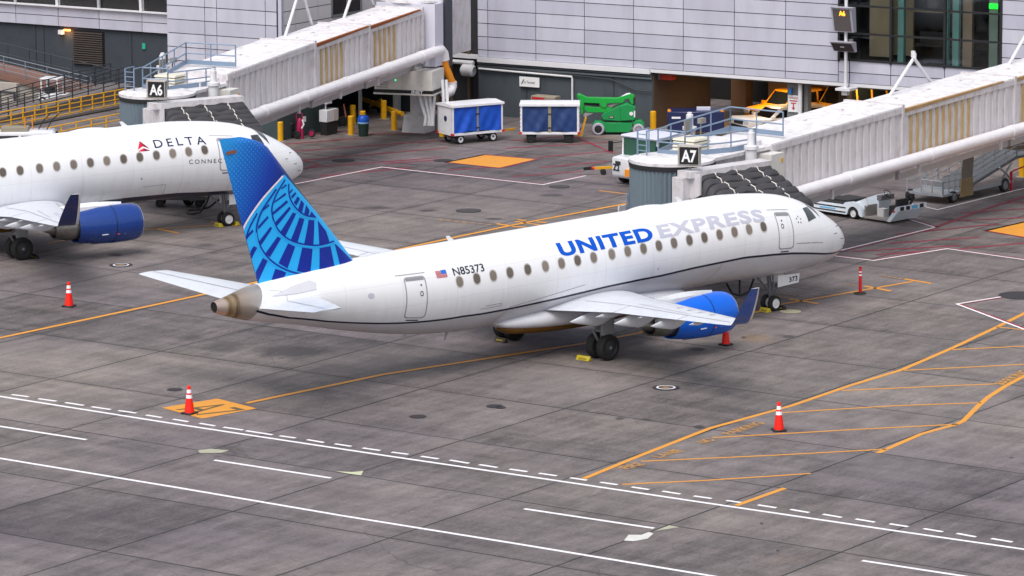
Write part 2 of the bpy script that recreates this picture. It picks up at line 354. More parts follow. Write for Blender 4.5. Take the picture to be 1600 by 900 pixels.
        vs,fs=ringf(rrect(hx-.07,hx+.07,tm-.06,tm+.06,.4,3),rrect(hx-.045,hx+.045,tm-.04,tm+.04,.4,3)); skin_patch(m.mat(2),vs,fs,.009)
        v,f=fan(rrect(hx-.02,hx+.05,t1-.22,t1-.17,.5,3)); skin_patch(m.mat(2),v,f,.009)
        skin_line(m.mat(2),[(x0+.1,t0-.09),(x1-.2,t0-.09)],.05,.008,4); skin_line(m.mat(0),[(x0-.35,t1+.1),(x1+.1,t1+.1)],.03,.007,6)
        m.build('door',[pm('door_seal','#9b9ba3',.6),pm('door_head','#8c8c92',.6),pm('door_black','#1a1a20',.6)],body)
    if U:
        m=MB(); skin_text(m,'UNITED',-.93,3.83,.438,.785,.008,.042,-.03,1.12); m.build('lettering',pm('united_blue','#0054c6',.5,0,.03,spec=.2),body)
        m=MB(); skin_text(m,'EXPRESS',4.14,9.75,.455,.797,.008,.036,.0,1.12); m.build('lettering',pm('express_grey','#bdbecf',.4,0,.02),body)
        m=MB(); skin_text(m,'N85373',-6.14,-4.67,.425,.612,.008,.012); skin_text(m,'connecting people. uniting the world.',11.33,12.98,-.135,-.09,.008,.004)
        for k in range(5):
            a=R(90+72*k); cx_,ct=11.62+.13*math.cos(a),.48+.085*math.sin(a); v,f=fan([(cx_+.045*math.cos(a+q),ct+.03*math.sin(a+q)) for q in (0,2.1,4.2)]); skin_patch(m,v,f,.008)
        m.build('lettering',line,body)
        m=MB(); fx0,fx1,ft0,ft1=-6.93,-6.44,.42,.60
        for k in range(7):
            a,b=ft0+(ft1-ft0)*k/7,ft0+(ft1-ft0)*(k+.55)/7; v,f=grid_patch([(fx0,a),(fx1,a),(fx1,b),(fx0,b)],2,1); skin_patch(m.mat(0),v,f,.008)
        v,f=grid_patch([(fx1-.24,ft0+.085),(fx1,ft0+.085),(fx1,ft1),(fx1-.24,ft1)],2,2); skin_patch(m.mat(1),v,f,.0095)
        m.build('flag',[pm('flag_red','#c02038',.4),pm('flag_blue','#1f6fd0',.4)],body)
        m=MB()
        for (x,t,q,h) in ((-9.9,.12,.14,.08),(3.9,-.22,.04,.03),(-3.05,-.78,.05,.03)):
            m=MB(); v,f=fan(rrect(x-q,x+q,t-h,t+h,.5,4)); skin_patch(m,v,f,.006); m.build('service_panel',pm('panel_grey','#bdbdca',.5),body)
        m=MB(); skin_line(m,[(-4.9,-.42),(-3.9,-.42),(-3.9,-.36),(-4.7,-.36)],.02,.006); skin_line(m,[(-3.9,-.9),(-3.4,-.5),(-2,-.42),(0.2,-.28)],.022,.006)
        skin_line(m,[(-12.6,.1),(-12.6,-.5)],.02,.006); skin_line(m,[(-13.9,.75),(-13.3,.55),(-13.3,-.1)],.02,.006); skin_line(m,[(6.9,-.9),(7.3,-.5),(7.35,-.4)],.02,.006)
        m.build('seam_line',dark,body)
    else:
        m=MB(); skin_text(m,'DELTA',7.24,9.78,.50,.735,.008,.006,-.02,1.45); m.build('lettering',pm('delta_navy','#16204f',.35,0,.03),body)
        m=MB(); skin_text(m,'CONNECTION',8.80,11.45,-.005,.105,.008,.0,.0,1.4); m.build('lettering',pm('delta_black','#23232b',.4),body)
        m=MB()
        for k,tri in enumerate(([(6.60,.752),(6.40,.505),(6.67,.585)],[(6.60,.752),(6.67,.585),(6.96,.507)],[(6.395,.456),(6.68,.445),(6.69,.53)],[(6.68,.445),(6.98,.448),(6.69,.53)])):
            v,f=split2d(tri,[(0,1,2)],.06); skin_patch(m.mat(k%2),v,f,.008)
        m.build('emblem',[pm('delta_red','#d8123c',.4,0,.02),pm('delta_dark_red','#8a1838',.4,0,.02)],body)
        m=MB(); v,f=fan(rrect(6.45,6.53,-.3,-.24,.5,4)); skin_patch(m,v,f,.006); skin_line(m,[(6.6,-.52),(7.75,-.52),(7.75,-.9)],.02,.006); m.build('service_panel',dark,body)
    for x,t in ((14.25,.62),(14.45,.1),(14.75,-.3),(14.9,.9),(13.9,.25)):
        P0=fus(np.array([x]),np.array([t]))[0]; P1=fus(np.array([x]),np.array([t]),.06)[0]; m=MB(); m.cyl(P0,P1,.014,n=6); m.cyl(P1,P1+np.array([.09,0,0]),.013,n=6); m.build('probe',pm('probe_dark','#4a4a50',.4,.6),body)
    # aerials on the crown and keel
    for x,s in ((-5.2,1),(6.35,1)):
        m=MB(); z=float(fus(np.array([x]),np.array([math.pi/2]))[0,2])-.02; m.prism([(0,0),(.3,0),(.0,.24),(-.14,.24)],(x,-.02,z),(1,0,0),(0,0,1),(0,.04,0)); m.build('aerial',white,body)
    m=MB(); rings=[]
    for k,x in enumerate(np.linspace(3.6,5.8,11)):
        q=math.sin(math.pi*k/10)**.6*.11+.005; z=float(fus(np.array([x]),np.array([math.pi/2]))[0,2])-.05; rings.append([(x,.42*math.cos(b)*(.25+7*q),z-.03+q*1.5*max(math.sin(b),-.2)) for b in np.linspace(0,2*math.pi,14,endpoint=False)])
    m.loft(rings); m.build('antenna_fairing',white,body)
    m=MB(); m.prism([(0,0),(.2,0),(.0,-.42),(-.1,-.42)],(-5.4,-.015,1.5),(1,0,0),(0,0,1),(0,.03,0)); m.cyl((-7.6,-.3,1.72),(-7.6,-.3,1.45),.05); m.build('drain_mast',MATS['alu'],body)
    # wing-body fairing; belly pan with warm shade and grime painted into its brown
    m=MB(); rings=[]
    for x in np.linspace(-3.7,6.2,26):
        k=(x+3.7)/9.9; q=max(math.sin(math.pi*min(max(k,0.),1.)),0)**.36; hw=.5+1.03*q; top=1.45+.42*q; bot=1.55-.5*q
        rings.append([(x,hw*math.copysign(abs(math.cos(b))**.55,math.cos(b)),(top+bot)/2+(top-bot)/2*math.copysign(abs(math.sin(b))**.7,math.sin(b))) for b in np.linspace(0,2*math.pi,28,endpoint=False)])
    m.loft(rings); m.build('wing_fairing',pm('fairing_paint','#d4d4dc',.34,0,.06,.9,.2,'#85807c',.3) if U else white,root)
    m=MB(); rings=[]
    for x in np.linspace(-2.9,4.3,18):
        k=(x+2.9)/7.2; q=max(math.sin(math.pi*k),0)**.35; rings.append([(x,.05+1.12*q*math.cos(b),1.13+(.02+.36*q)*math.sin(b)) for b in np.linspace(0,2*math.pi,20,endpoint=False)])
    m.loft(rings); m.build('belly_shade_pan',MATS['belly_shade_pan'],root)
    # wings
    for sd in (-1,1):
        m=MB(); secs=[]
        for y in (.9,2.,3.2,4.6,6.5,8.5,10.5,12.1): secs.append((wing_le(y),wing_te(y),sd*y,wing_z(y),.125 if y<4 else .105,(0,1)))
        surf_loft(m,secs); W=m.build('wing',MATS['wing_paint'],root)
        m=MB(); c0=.35
        sec=[(wing_le(12.1),wing_te(12.1),12.1,wing_z(12.1),.1),(-2.02,-2.93,12.3,3.02,.1),(-2.06,-2.97,12.45,3.14,.09),(-2.10,-2.95,12.62,3.42,.085),(-2.17,-2.83,12.85,3.95,.08),(-2.26,-2.68,13.02,4.36,.075)]
        dirs=[(0,1),(-.35,.94),(-.72,.69),(-.9,.43),(-.94,.34),(-.94,.34)]
        rr=[[(xl+(xt-xl)*c,sd*(y+d[0]*h*(xl-xt)),z+d[1]*h*(xl-xt)) for c,h in airfoil(12,t)] for (xl,xt,y,z,t),d in zip(sec,dirs)]
        n=len(rr[0]); vs=[q for r in rr for q in r]; cc=[c for c,h in airfoil(12,.1)]
        for i in range(len(rr)-1):
            for j in range(n):
                j2=(j+1)%n; m.mat(1 if max(cc[j],cc[j2])<.2 or i==0 else 0); m.add([rr[i][j],rr[i][j2],rr[i+1][j2],rr[i+1][j]],[(0,1,2,3)],True)
        m.mat(1).add(rr[-1],[tuple(range(n))],False)
        m.build('winglet',[pm('winglet_u','#1b4a9a',.3,0,.04,1,.3) if U else pm('winglet_d','#15265a',.3,0,.04,1,.3),pm('winglet_edge','#cfccc8',.35)],W)
        for y,l,r in ((2.9,2.5,.34),(5.3,2.3,.32),(7.7,2.0,.27),(9.9,.9,.10),(4.0,1.5,.15),(6.5,.8,.07)):
            m=MB(); te=wing_te(y); z=wing_z(y)-.02; rings=[]
            for k in range(13):
                q=k/12; hh=r*(min(q*1.9,1.)**.8 if q<.6 else 1.-((q-.6)/.4)**2*.8); top=z+.02-.30*(1-q)**2*r*3.2+.02*q; x_=te-.42*l*.5+l*q; wd=r*.42*min(q*2.2+.06,1.)*(1 if q<.8 else 1.-(q-.8)*3)
                rings.append([(x_,sd*y+wd*math.copysign(abs(math.cos(b))**.7,math.cos(b)),top-hh/1.15+hh/1.15*math.sin(b)) for b in np.linspace(0,2*math.pi,14,endpoint=False)])
            m.loft(rings); m.build('flap_fairing',MATS['wing_paint'],W)
        # lines of flaps, slats and spoilers, on top
        m=MB()
        def up(c,y): 
            xl,xt=wing_le(y),wing_te(y); t=.125 if y<4 else .105; h=t*5*(.2969*math.sqrt(c)-.126*c-.3516*c*c+.2843*c**3-.1036*c**4)+.02*math.sin(math.pi*c); return Vector((xl+(xt-xl)*c,sd*y,wing_z(y)+h*(xl-xt)+.006))
        def uline(c0,y0,c1,y1,wd=.03,n=8):
            for k in range(n):
                a,b=up(c0+(c1-c0)*k/n,y0+(y1-y0)*k/n),up(c0+(c1-c0)*(k+1)/n,y0+(y1-y0)*(k+1)/n); d=(b-a).normalized(); s=d.cross(Vector((0,0,1))).normalized()*wd/2; m.poly([a-s,a+s,b+s,b-s])
        uline(.13,2.2,.13,12.0,.03,14); uline(.70,1.9,.68,4.6); uline(.68,4.6,.70,11.9,.03,12); uline(.68,4.6,1.,4.6,.03,2); uline(.70,8.9,1.,8.9,.03,2); uline(.55,4.7,.6,8.8,.02); uline(.13,5.0,0.02,5.0,.02,2); uline(.13,8.4,0.02,8.4,.02,2)
        m.build('panel_line',pm('wing_line','#7f828c',.6),W)
        m=MB()
        for y in (7.2,8.1,9.0,9.9):
            p0=up(.33,y); m.poly([p0+Vector((.17*math.cos(b),.13*math.sin(b),.002-.012*math.cos(b))) for b in np.linspace(0,2*math.pi,14,endpoint=False)])
        if sd<0: m.build('access_panel',pm('access_panel','#b3b5c2',.6),W)
        # engine
        X0,YC,ZC_=4.76,sd*4.2,1.40
        m=MB(); ax=(-1,0,0); o=(X0,YC,ZC_)
        m.lathe([(.0,.70),(.02,.735),(.10,.765),(.45,.81),(1.1,.825),(1.9,.80),(2.7,.70),(2.95,.655),(2.9,.60)],o,ax,32)
        E_=m.build('engine',pm('cowl_u','#0060d6',.34,0,.04,1,.15,'#0c4ba0',.3,spec=.35) if U else pm('cowl_d','#123a86',.28,0,.04,1,.3),root)
        m=MB(); m.lathe([(1.28,.8275),(1.30,.8285),(1.315,.8275)],o,ax,32); m.bar((X0-.5,YC,ZC_-.822),(X0-2.2,YC,ZC_-.80),.02,.02); m.build('cowl_seam',pm('cowl_seam','#0a1c44',.5),E_)
        m=MB(); m.lathe([(.12,.60),(.04,.63),(-.03,.67),(-.015,.72),(.06,.748),(.11,.767)],o,ax,32); m.build('intake_lip',MATS['polished'],E_)
        m=MB(); m.lathe([(.1,.62),(.6,.64),(1.0,.66),(1.02,.0)],o,ax,28); m.build('intake_duct',pm('duct','#3a3d44',.5),E_)
        m=MB(); m.lathe([(.55,0),(.66,.1),(.8,.17),(1.0,.22)],o,ax,16); m.build('spinner',pm('spinner','#55585f',.4),E_)
        m=MB(); m.lathe([(2.75,.60),(2.8,.5),(3.3,.52),(3.75,.44),(3.95,.40),(3.9,.36),(3.6,.36)],o,ax,26).lathe([(3.5,.30),(3.9,.26),(4.4,.05),(4.45,0)],o,ax,18); m.build('exhaust_nozzle',MATS['nozzle'],E_)
        m=MB(); rings=[]
        for q in np.linspace(0,1,9):
            x=X0-.7-3.2*q; h=.16*math.sin(math.pi*(q*.9+.05))+.02; rings.append([(x,YC-h,ZC_+.55),(x,YC-h*.9,ZC_+.80+.05*math.sin(math.pi*q)),(x,YC,ZC_+.9+.1*math.sin(math.pi*q)),(x,YC+h*.9,ZC_+.80+.05*math.sin(math.pi*q)),(x,YC+h,ZC_+.55)])
        m.loft(rings,closed=False); m.build('pylon',white if not U else pm('pylon_u','#cdd0d6',.35),E_)
        m=MB(); s=-1 if sd<0 else 1
        for k,(xx,cidx) in enumerate(((1.85,0),(1.5,1),(1.2,0))):
            a0=R(-22); rad=.815-.02*k; y0=YC+s*(rad+.012)*math.cos(a0); z0=ZC_+(rad+.012)*math.sin(a0)
            if k==0: m.mat(0).box((X0-xx,y0,z0),(.30,.012,.035))
            else: m.mat(cidx).box((X0-xx+.28,y0,z0),(.12,.014,.13))
        m.build('marking',[pm('mk_white','#e8e8ee',.4),pm('mk_red','#d04a50',.4)],E_)
        # main gear
        g=thing('g','', '',()) if False else None
        m=MB(); m.cyl((0,sd*2.6,.48),(0.02,sd*2.55,1.75),.085,.10,10); m.cyl((0,sd*2.15,.48),(0,sd*3.05,.48),.06,n=10); m.bar((-.12,sd*2.55,.62),(-.42,sd*2.55,1.1),.07); m.bar((-.42,sd*2.55,1.1),(-.08,sd*2.55,1.25),.07); m.bar((.02,sd*2.5,1.0),(.05,sd*1.4,1.55),.07)
        m.prism([(-.25,0),(.3,0),(.34,.75),(-.3,.75)],(0,sd*2.86,.95),(1,0,0),(0,0,1),(0,sd*.04,0))
        Gm=m.build('landing_gear',pm('gear_grey','#8b8d92',.45,.2),root)
        for yy in (2.31,2.89):
            m=MB(); wheel(m,(0,sd*yy,.485),.485,.36); m.build('wheel',[rubber,pm('hub_dark','#3b3c40',.55,.3)],Gm)
    # nose gear
    m=MB(); m.cyl((11.4,0,.32),(11.28,0,1.5),.075,.09,10); m.cyl((11.4,-.24,.31),(11.4,.24,.31),.045,n=8); m.bar((11.35,0,.75),(10.6,0,1.45),.06); m.bar((11.45,-.1,.62),(11.7,-.1,.95),.05); m.cyl((11.55,-.16,1.0),(11.62,-.16,1.0),.09,n=10); m.cyl((11.55,.16,1.0),(11.62,.16,1.0),.09,n=10); m.cyl((11.4,-.12,.8),(11.4,-.12,1.45),.03,n=6)
    Gn=m.build('nose_gear',pm('gear_nose','#70747c',.4,.4),root)
    for yy in (-.2,.2): m=MB(); wheel(m,(11.4,yy,.31),.31,.2); m.build('wheel',[rubber,pm('hub_white','#d9d9dc',.45)],Gn)
    for sd in (-1,1):
        m=MB(); m.prism([(0,0),(1.15,.06),(1.2,.42),(.0,.46)],(11.35,sd*.42,.98),(1,0,0),(0,0,1),(0,sd*.03,0)); dn=m.build('gear_door',white,Gn)
        if U and sd<0:
            vs,fs=fit_text('373',.46,.2,.02); m=MB(); m.add([(11.96+a,-.462,1.1+b+.05*a) for a,b in vs],fs); m.build('lettering',line,dn)
    # fin
    m=MB(); rings=[]
    for z in (3.7,4.1,4.6,5.2,5.9,6.6,7.3,8.0,8.6,9.0,9.2,9.35,9.44,9.48):
        le,te=fin_edges(z); rings.append([(le+(te-le)*c,(1 if k<=14 else -1)*fin_half(le+(te-le)*c,z)*(1 if z<9.4 else .6),z) for k,c in enumerate([.5*(1-math.cos(math.pi*i/14)) for i in range(15)]+[.5*(1-math.cos(math.pi*i/14)) for i in range(13,0,-1)])])
    m.loft(rings)
    fin=m.build('fin',MATS['fin_halftone'] if U else pm('fin_d','#173a7d',.3),root)
    if U:
        cy_=pm('globe_cyan','#22b2fb',.32,0,.05,1.2,.2); nv=pm('globe_navy','#00289a',.32,0,.05,1.2,.2)
        m=MB(); gl=[tuple(q) for q in smooth_line(GLOBE)]+[(42,590),(70,720),(103,862),(168,862),(330,818),(540,770),(700,738),(800,710),(915,690),(760,500),(600,300),(455,130),(350,10)]
        fin_decal(m,gl,[tuple(range(len(gl)))],.018); m.build('globe',cy_,fin)
        m=MB(); fin_decal(m,*band2d(GLOBE,13),.026); m.build('globe_rim',pm('globe_rim','#f0dfe8',.35),fin)
        m=MB()
        for b in BARS: fin_decal(m,b,[tuple(range(len(b)))],.028)
        m.build('globe_bar',nv,fin)
        m=MB()
        for a,wd in ((ARCA,10),(ARCB,10),(ARCC,11),(ARCD,10)): fin_decal(m,*band2d(a,wd),.034)
        m.build('globe_arc',nv,fin)
        m=MB()
        for a,dx,dy,k in ((ARCA,-8,13,4),(ARCB,-4,14,6),(ARCC,-4,14,6)): fin_decal(m,*band2d([(x+dx,y+dy) for x,y in a[k-2:]],8),.040)
        m.build('globe_line',cy_,fin)
        m=MB(); m.prism([(0,0),(.55,.06),(.6,.02),(.6,-.08),(0,-.1)],(-15.35,-.05,9.02),(1,0,0),(0,0,1),(0,-.012,0)); m.build('position_lamp',pm('lamp_brown','#8a5a48',.4),fin)
    # tailplane
    for sd in (-1,1):
        m=MB(); surf_loft(m,[(-11.35,-14.35,sd*.3,3.43,.10,(0,1)),(-11.95,-14.5,sd*1.0,3.53,.10,(0,1)),(-13.2,-15.05,sd*3.2,3.83,.09,(0,1)),(-14.2,-15.45,sd*4.85,4.06,.08,(0,1)),(-14.75,-15.5,sd*5.02,4.09,.05,(0,1))]); T=m.build('tailplane',MATS['wing_paint'],root)
        m=MB(); 
        for k in range(8):
            f=lambda q:Vector((-13.45-1.55*q,sd*(.9+4.0*q),3.535+.555*q+.13-.06*q)); a,b=f(k/8),f((k+1)/8); m.poly([a,a+Vector((.03,0,.003)),b+Vector((.03,0,.003)),b])
        m.build('panel_line',pm('wing_line','#7f828c',.6),T)
    if U:
        m=MB()
        for q in ((-11.4,.35),(-11.6,.42),(-13.0,.42),(-13.6,.3)): pass
        v,f=fan([(-13.9,.42),(-13.0,.74),(-12.2,.86),(-12.0,.70),(-12.1,.45),(-12.9,.38)]); skin_patch(m,v,f,.02); m.build('tailplane_seal',pm('seal_grey','#c8c8d0',.45),body)
    return root
def jet_mats():
    n=NT('cabin_glass'); r=n.n('ObjectInfo',out=5); f=n.noise(n.obj(),3.,3); MATS['cabin_glass']=n.set(col=n.mix(r,lin('#5a5048'),lin('#857a70')),rough=.15,coat=.3)
    n=NT('white_paint'); o=n.obj(); st=n.noise(n.n('Mapping',{'Vector':o,'Scale':(1.2,.3,.18)}),2.2,7,.65); g=n.noise(o,.9,5)
    sp=n.n('SeparateXYZ',{'Vector':o},out=2)
    gr=n.m_('MULTIPLY',n.ramp(st,[(.46,0),(.8,1)]),n.m_('MULTIPLY',n.ramp(n.m_('DIVIDE',sp,6.),[(.30,1),(.62,.15)]),.32))
    c=n.mix(gr,lin('#edeef3'),lin('#9c968f')); c=n.mix(n.m_('MULTIPLY',g,.16),c,lin('#c3c3ca')); sx=n.n('SeparateXYZ',{'Vector':o},out=0); fx=n.m_('ABSOLUTE',n.m_('SUBTRACT',n.m_('FRACT',n.m_('DIVIDE',sx,2.43)),.5)); fz=n.m_('ABSOLUTE',n.m_('SUBTRACT',n.m_('FRACT',n.m_('DIVIDE',n.m_('SUBTRACT',sp,n.m_('MULTIPLY',sx,.0148)),.86)),.5)); ln=n.m_('MAXIMUM',n.ramp(fx,[(0,1),(.007,0)]),n.ramp(fz,[(0,1),(.014,0)])); c=n.mix(n.m_('MULTIPLY',ln,.26),c,lin('#8d8a8c'))
    MATS['white_paint']=n.set(col=c,rough=n.m_('ADD',.26,n.m_('MULTIPLY',st,.14)),coat=.25)
    pm('rubber','#1b1b1d',.8,0,.15,6); pm('alu','#b8bbc0',.38,.8,.1,2); pm('black','#060607',.8,0,.05); pm('cabin_glass','#766b61',.15,0,.25,.8,.3); pm('polished','#d2d5da',.18,.9,.05,2)
    pm('nozzle','#8f8b86',.35,.8,.15,3,0,'#3a3430',.5); pm('belly_shade_pan','#8a6326',.4,.35,.3,1.2,0,'#1e140a',.7,(.5,1,2)); pm('wing_paint','#cdd1da',.36,.0,.05,.7,.15,'#9a9da6',.25,(1,1,1))  # belly pan's brown puts the underside's warm reflection and grime into the colour
    n=NT('cockpit_glass'); MATS['cockpit_glass']=n.set(col=lin('#2b2e33'),rough=.06,coat=.6,spec=.7)
    n=NT('burnt_metal'); o=n.obj(); x=n.n('SeparateXYZ',{'Vector':o},out=0); nz=n.noise(n.n('Mapping',{'Vector':o,'Scale':(2.4,.6,.6)}),2.,6,.7)
    k=n.m_('ADD',n.m_('DIVIDE',n.m_('ADD',x,15.95),1.65),n.m_('MULTIPLY',n.m_('SUBTRACT',nz,.5),.22))
    c=n.ramp(k,[(0,lin('#b9a49d')),(.2,lin('#bda9a0')),(.27,lin('#80693f')),(.4,lin('#a08c78')),(.47,lin('#6c5a3a')),(.56,lin('#a09084')),(1,lin('#b3aeac'))]); MATS['burnt_metal']=n.set(col=c,rough=.34,metal=.6)
    # fin: halftone dots, pale at the top rear corner, fading into dark blue
    n=NT('fin_halftone'); o=n.obj(); s=n.n('SeparateXYZ',{'Vector':o}); 
    sx=s; t=s.node; X,Z=t.outputs[0],t.outputs[2]
    pos=n.m_('ADD',n.m_('MULTIPLY',n.m_('SUBTRACT',9.5,Z),.17),n.m_('MULTIPLY',n.m_('ADD',n.m_('SUBTRACT',X,-15.6),n.m_('MULTIPLY',n.m_('SUBTRACT',9.5,Z),-.303)),.24))
    base=n.ramp(pos,[(0,lin('#1c9bea')),(.30,lin('#0a6ccc')),(.62,lin('#0038a8')),(.9,lin('#041a66')),(1,lin('#030c38'))])
    a=n.m_('MULTIPLY',n.m_('ADD',X,Z),5.6); b=n.m_('MULTIPLY',n.m_('SUBTRACT',X,Z),5.6)
    da=n.m_('ABSOLUTE',n.m_('SUBTRACT',n.m_('FRACT',a),.5)); db=n.m_('ABSOLUTE',n.m_('SUBTRACT',n.m_('FRACT',b),.5))
    dist=n.m_('SQRT',n.m_('ADD',n.m_('MULTIPLY',da,da),n.m_('MULTIPLY',db,db)))
    rad=n.m_('SUBTRACT',.46,n.m_('MULTIPLY',pos,.62)); dot=n.m_('LESS_THAN',dist,rad)
    c=n.mix(n.m_('MULTIPLY',dot,.55),base,lin('#35a4ea')); MATS['fin_halftone']=n.set(col=c,rough=.28,coat=.35)
jet_mats()
# ------------------------------------------------------------------ apron
GX0,GY0,GA,GS=-12.548,15.619,-1.33662,6.096
def apron_mat():
    n=NT('apron_concrete'); o=n.obj(); s=n.n('SeparateXYZ',{'Vector':o}); X,Y=s,s.node.outputs[1]
    c,si=math.cos(GA),math.sin(GA)
    dx=n.m_('SUBTRACT',X,GX0); dy=n.m_('SUBTRACT',Y,GY0)
    wob=n.m_('MULTIPLY',n.m_('SUBTRACT',n.noise(o,.9,3),.5),.012)
    i=n.m_('ADD',n.m_('DIVIDE',n.m_('ADD',n.m_('MULTIPLY',dx,c),n.m_('MULTIPLY',dy,si)),GS),wob); j=n.m_('ADD',n.m_('DIVIDE',n.m_('SUBTRACT',n.m_('MULTIPLY',dx,si),n.m_('MULTIPLY',dy,c)),GS),wob)
    fi=n.m_('FLOOR',i); fj=n.m_('FLOOR',j)
    di=n.m_('ABSOLUTE',n.m_('SUBTRACT',n.m_('FRACT',n.m_('ADD',i,.5)),.5)); dj=n.m_('ABSOLUTE',n.m_('SUBTRACT',n.m_('FRACT',n.m_('ADD',j,.5)),.5))
    dm=n.m_('MINIMUM',di,dj); jn=n.noise(o,.35,3); wv=n.m_('ADD',.0042,n.m_('MULTIPLY',jn,.0060)); joint=n.ramp(n.m_('DIVIDE',dm,wv),[(.55,1),(1.,0)])
    halo=n.ramp(n.m_('DIVIDE',dm,.07),[(0,1),(1,0)])
    cv=n.n('CombineXYZ',(fi,fj,0.)); rnd=n.n('TexWhiteNoise',{'Vector':cv},noise_dimensions='3D')
    rnd2=n.n('TexWhiteNoise',{'Vector':n.n('CombineXYZ',(fj,fi,3.))},noise_dimensions='3D')
    slab=n.m_('ADD',n.m_('MULTIPLY',n.m_('SUBTRACT',rnd,.5),.32),n.m_('MULTIPLY',n.ramp(rnd2,[(.72,0),(.74,1)]),-.13))
    big=n.noise(o,.045,4,.6); mid=n.noise(o,.28,8,.68); fine=n.noise(o,8.,8,.8); grit=n.noise(o,26.,3,.7)
    brush=n.noise(n.along(o,GA+R(90),5.,.8),1.3,9,.75); tyre=n.noise(n.along(o,R(-75.5),14.,.9),.8,7,.62); blot=n.noise(o,.95,9,.74)
    v=n.m_('ADD',1.,slab)
    for tex,am in ((big,.75),(mid,1.1),(fine,1.7),(grit,.9),(brush,1.6),(tyre,1.25),(blot,1.1)): v=n.m_('ADD',v,n.m_('MULTIPLY',n.m_('SUBTRACT',tex,.5),am))
    v=n.m_('MAXIMUM',v,.3)
    base=n.mix(n.ramp(big,[(.35,0),(.65,1)]),lin('#645c61'),lin('#746c68')); col=n.mix(1.,base,n.n('CombineColor',(v,v,v)),'MULTIPLY')
    # stains with places of their own: fuel and oil where aircraft stand, old tyre rubber, rust, pale scuffs
    nz=n.noise(n.along(o,GA+R(90),1.8,.8),.9,8,.72)
    def spot(u,v_,a_,b_,amt,c,soft=.35,na=1.6):
        nonlocal col
        p=G(u,v_); D=float(np.linalg.norm(p-CP)); k0=FPX/D; q=n.n('Mapping',{'Vector':o,'Location':(float(p[0]),float(p[1]),0),'Rotation':(0,0,YAW-math.pi/2),'Scale':(a_/k0,b_/k0*D/CP[2],1)},vector_type='TEXTURE'); d=n.n('VectorMath',(q,),1,operation='LENGTH')
        e=n.m_('ADD',d,n.m_('MULTIPLY',n.m_('SUBTRACT',nz,.5),na)); k=n.ramp(e,[(max(.8-soft,0),1),(1.,0)]); col=n.mix(n.m_('MULTIPLY',k,amt),col,lin(c))
    # broad tone: worn pale stand, dark rubbered lanes
    for s_ in ((900,600,190,45,.30,'#8a8285',.7),(760,325,230,52,.30,'#8d8480',.7),(1230,590,200,60,.14,'#8a8285',.7),(1400,730,110,35,.25,'#8c8588',.4),(60,360,150,40,.2,'#857d7b',.7),(190,430,160,28,.25,'#8b8380',.6),(560,560,140,42,.34,'#3b383b',.4),(150,810,330,70,.30,'#4a4348',.7),(640,860,330,40,.24,'#47414a',.7),(450,690,300,40,.12,'#464350',.7),): spot(*s_)
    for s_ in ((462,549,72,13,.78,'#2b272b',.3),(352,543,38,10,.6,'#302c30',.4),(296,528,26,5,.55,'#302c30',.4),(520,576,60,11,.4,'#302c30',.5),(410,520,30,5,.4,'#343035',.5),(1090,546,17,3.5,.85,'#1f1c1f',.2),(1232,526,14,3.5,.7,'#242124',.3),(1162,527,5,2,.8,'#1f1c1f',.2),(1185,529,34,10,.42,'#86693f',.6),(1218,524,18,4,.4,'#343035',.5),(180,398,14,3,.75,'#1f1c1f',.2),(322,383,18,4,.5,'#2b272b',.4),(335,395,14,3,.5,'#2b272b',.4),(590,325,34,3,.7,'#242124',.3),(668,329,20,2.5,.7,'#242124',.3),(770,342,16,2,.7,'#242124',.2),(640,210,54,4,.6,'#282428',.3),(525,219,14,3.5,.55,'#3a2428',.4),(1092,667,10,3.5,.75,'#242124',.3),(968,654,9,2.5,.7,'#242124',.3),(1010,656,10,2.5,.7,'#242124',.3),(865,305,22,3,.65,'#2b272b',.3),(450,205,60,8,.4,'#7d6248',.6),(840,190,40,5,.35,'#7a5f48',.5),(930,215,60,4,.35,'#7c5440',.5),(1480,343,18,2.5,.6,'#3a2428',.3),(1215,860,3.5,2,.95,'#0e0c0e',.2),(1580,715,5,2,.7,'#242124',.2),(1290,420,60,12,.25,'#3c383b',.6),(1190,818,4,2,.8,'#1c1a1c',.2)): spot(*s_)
    oil=n.ramp(n.noise(o,.42,9,.72),[(.60,0),(.70,1)]); oil=n.m_('MULTIPLY',oil,n.ramp(n.noise(o,2.4,5,.7),[(.4,0),(.62,1)])); col=n.mix(n.m_('MULTIPLY',oil,.55),col,lin('#37333a'))
    rust=n.ramp(n.noise(o,.2,7,.7),[(.62,0),(.8,1)]); col=n.mix(n.m_('MULTIPLY',rust,.3),col,lin('#8a6a4a'))
    scf=n.ramp(n.noise(n.along(o,R(25),4.,.7),1.6,8,.75),[(.58,0),(.72,1)]); col=n.mix(n.m_('MULTIPLY',scf,.26),col,lin('#b0a9a8'))
    sk=n.ramp(n.noise(n.along(o,R(-70),9.,.5),1.1,5,.6),[(.64,0),(.70,1)]); col=n.mix(n.m_('MULTIPLY',sk,.3),col,lin('#322e32'))
    # hairline cracks
    cr=n.n('TexVoronoi',{'Vector':n.n('VectorMath',(o,n.n('VectorMath',(n.n('TexNoise',{'Vector':o,'Scale':.8,'Detail':5.},1),(.9,.9,.9)),operation='MULTIPLY')),operation='ADD'),'Scale':.13},0,feature='DISTANCE_TO_EDGE'); crk=n.m_('MULTIPLY',n.ramp(cr,[(0,1),(.0035,0)]),n.ramp(n.noise(o,.12,3),[(.5,0),(.6,1)])); col=n.mix(n.m_('MULTIPLY',crk,.55),col,lin('#262326'))
    col=n.mix(n.m_('MULTIPLY',halo,.16),col,lin('#3c393d')); col=n.mix(n.m_('MULTIPLY',joint,.92),col,lin('#171416'))
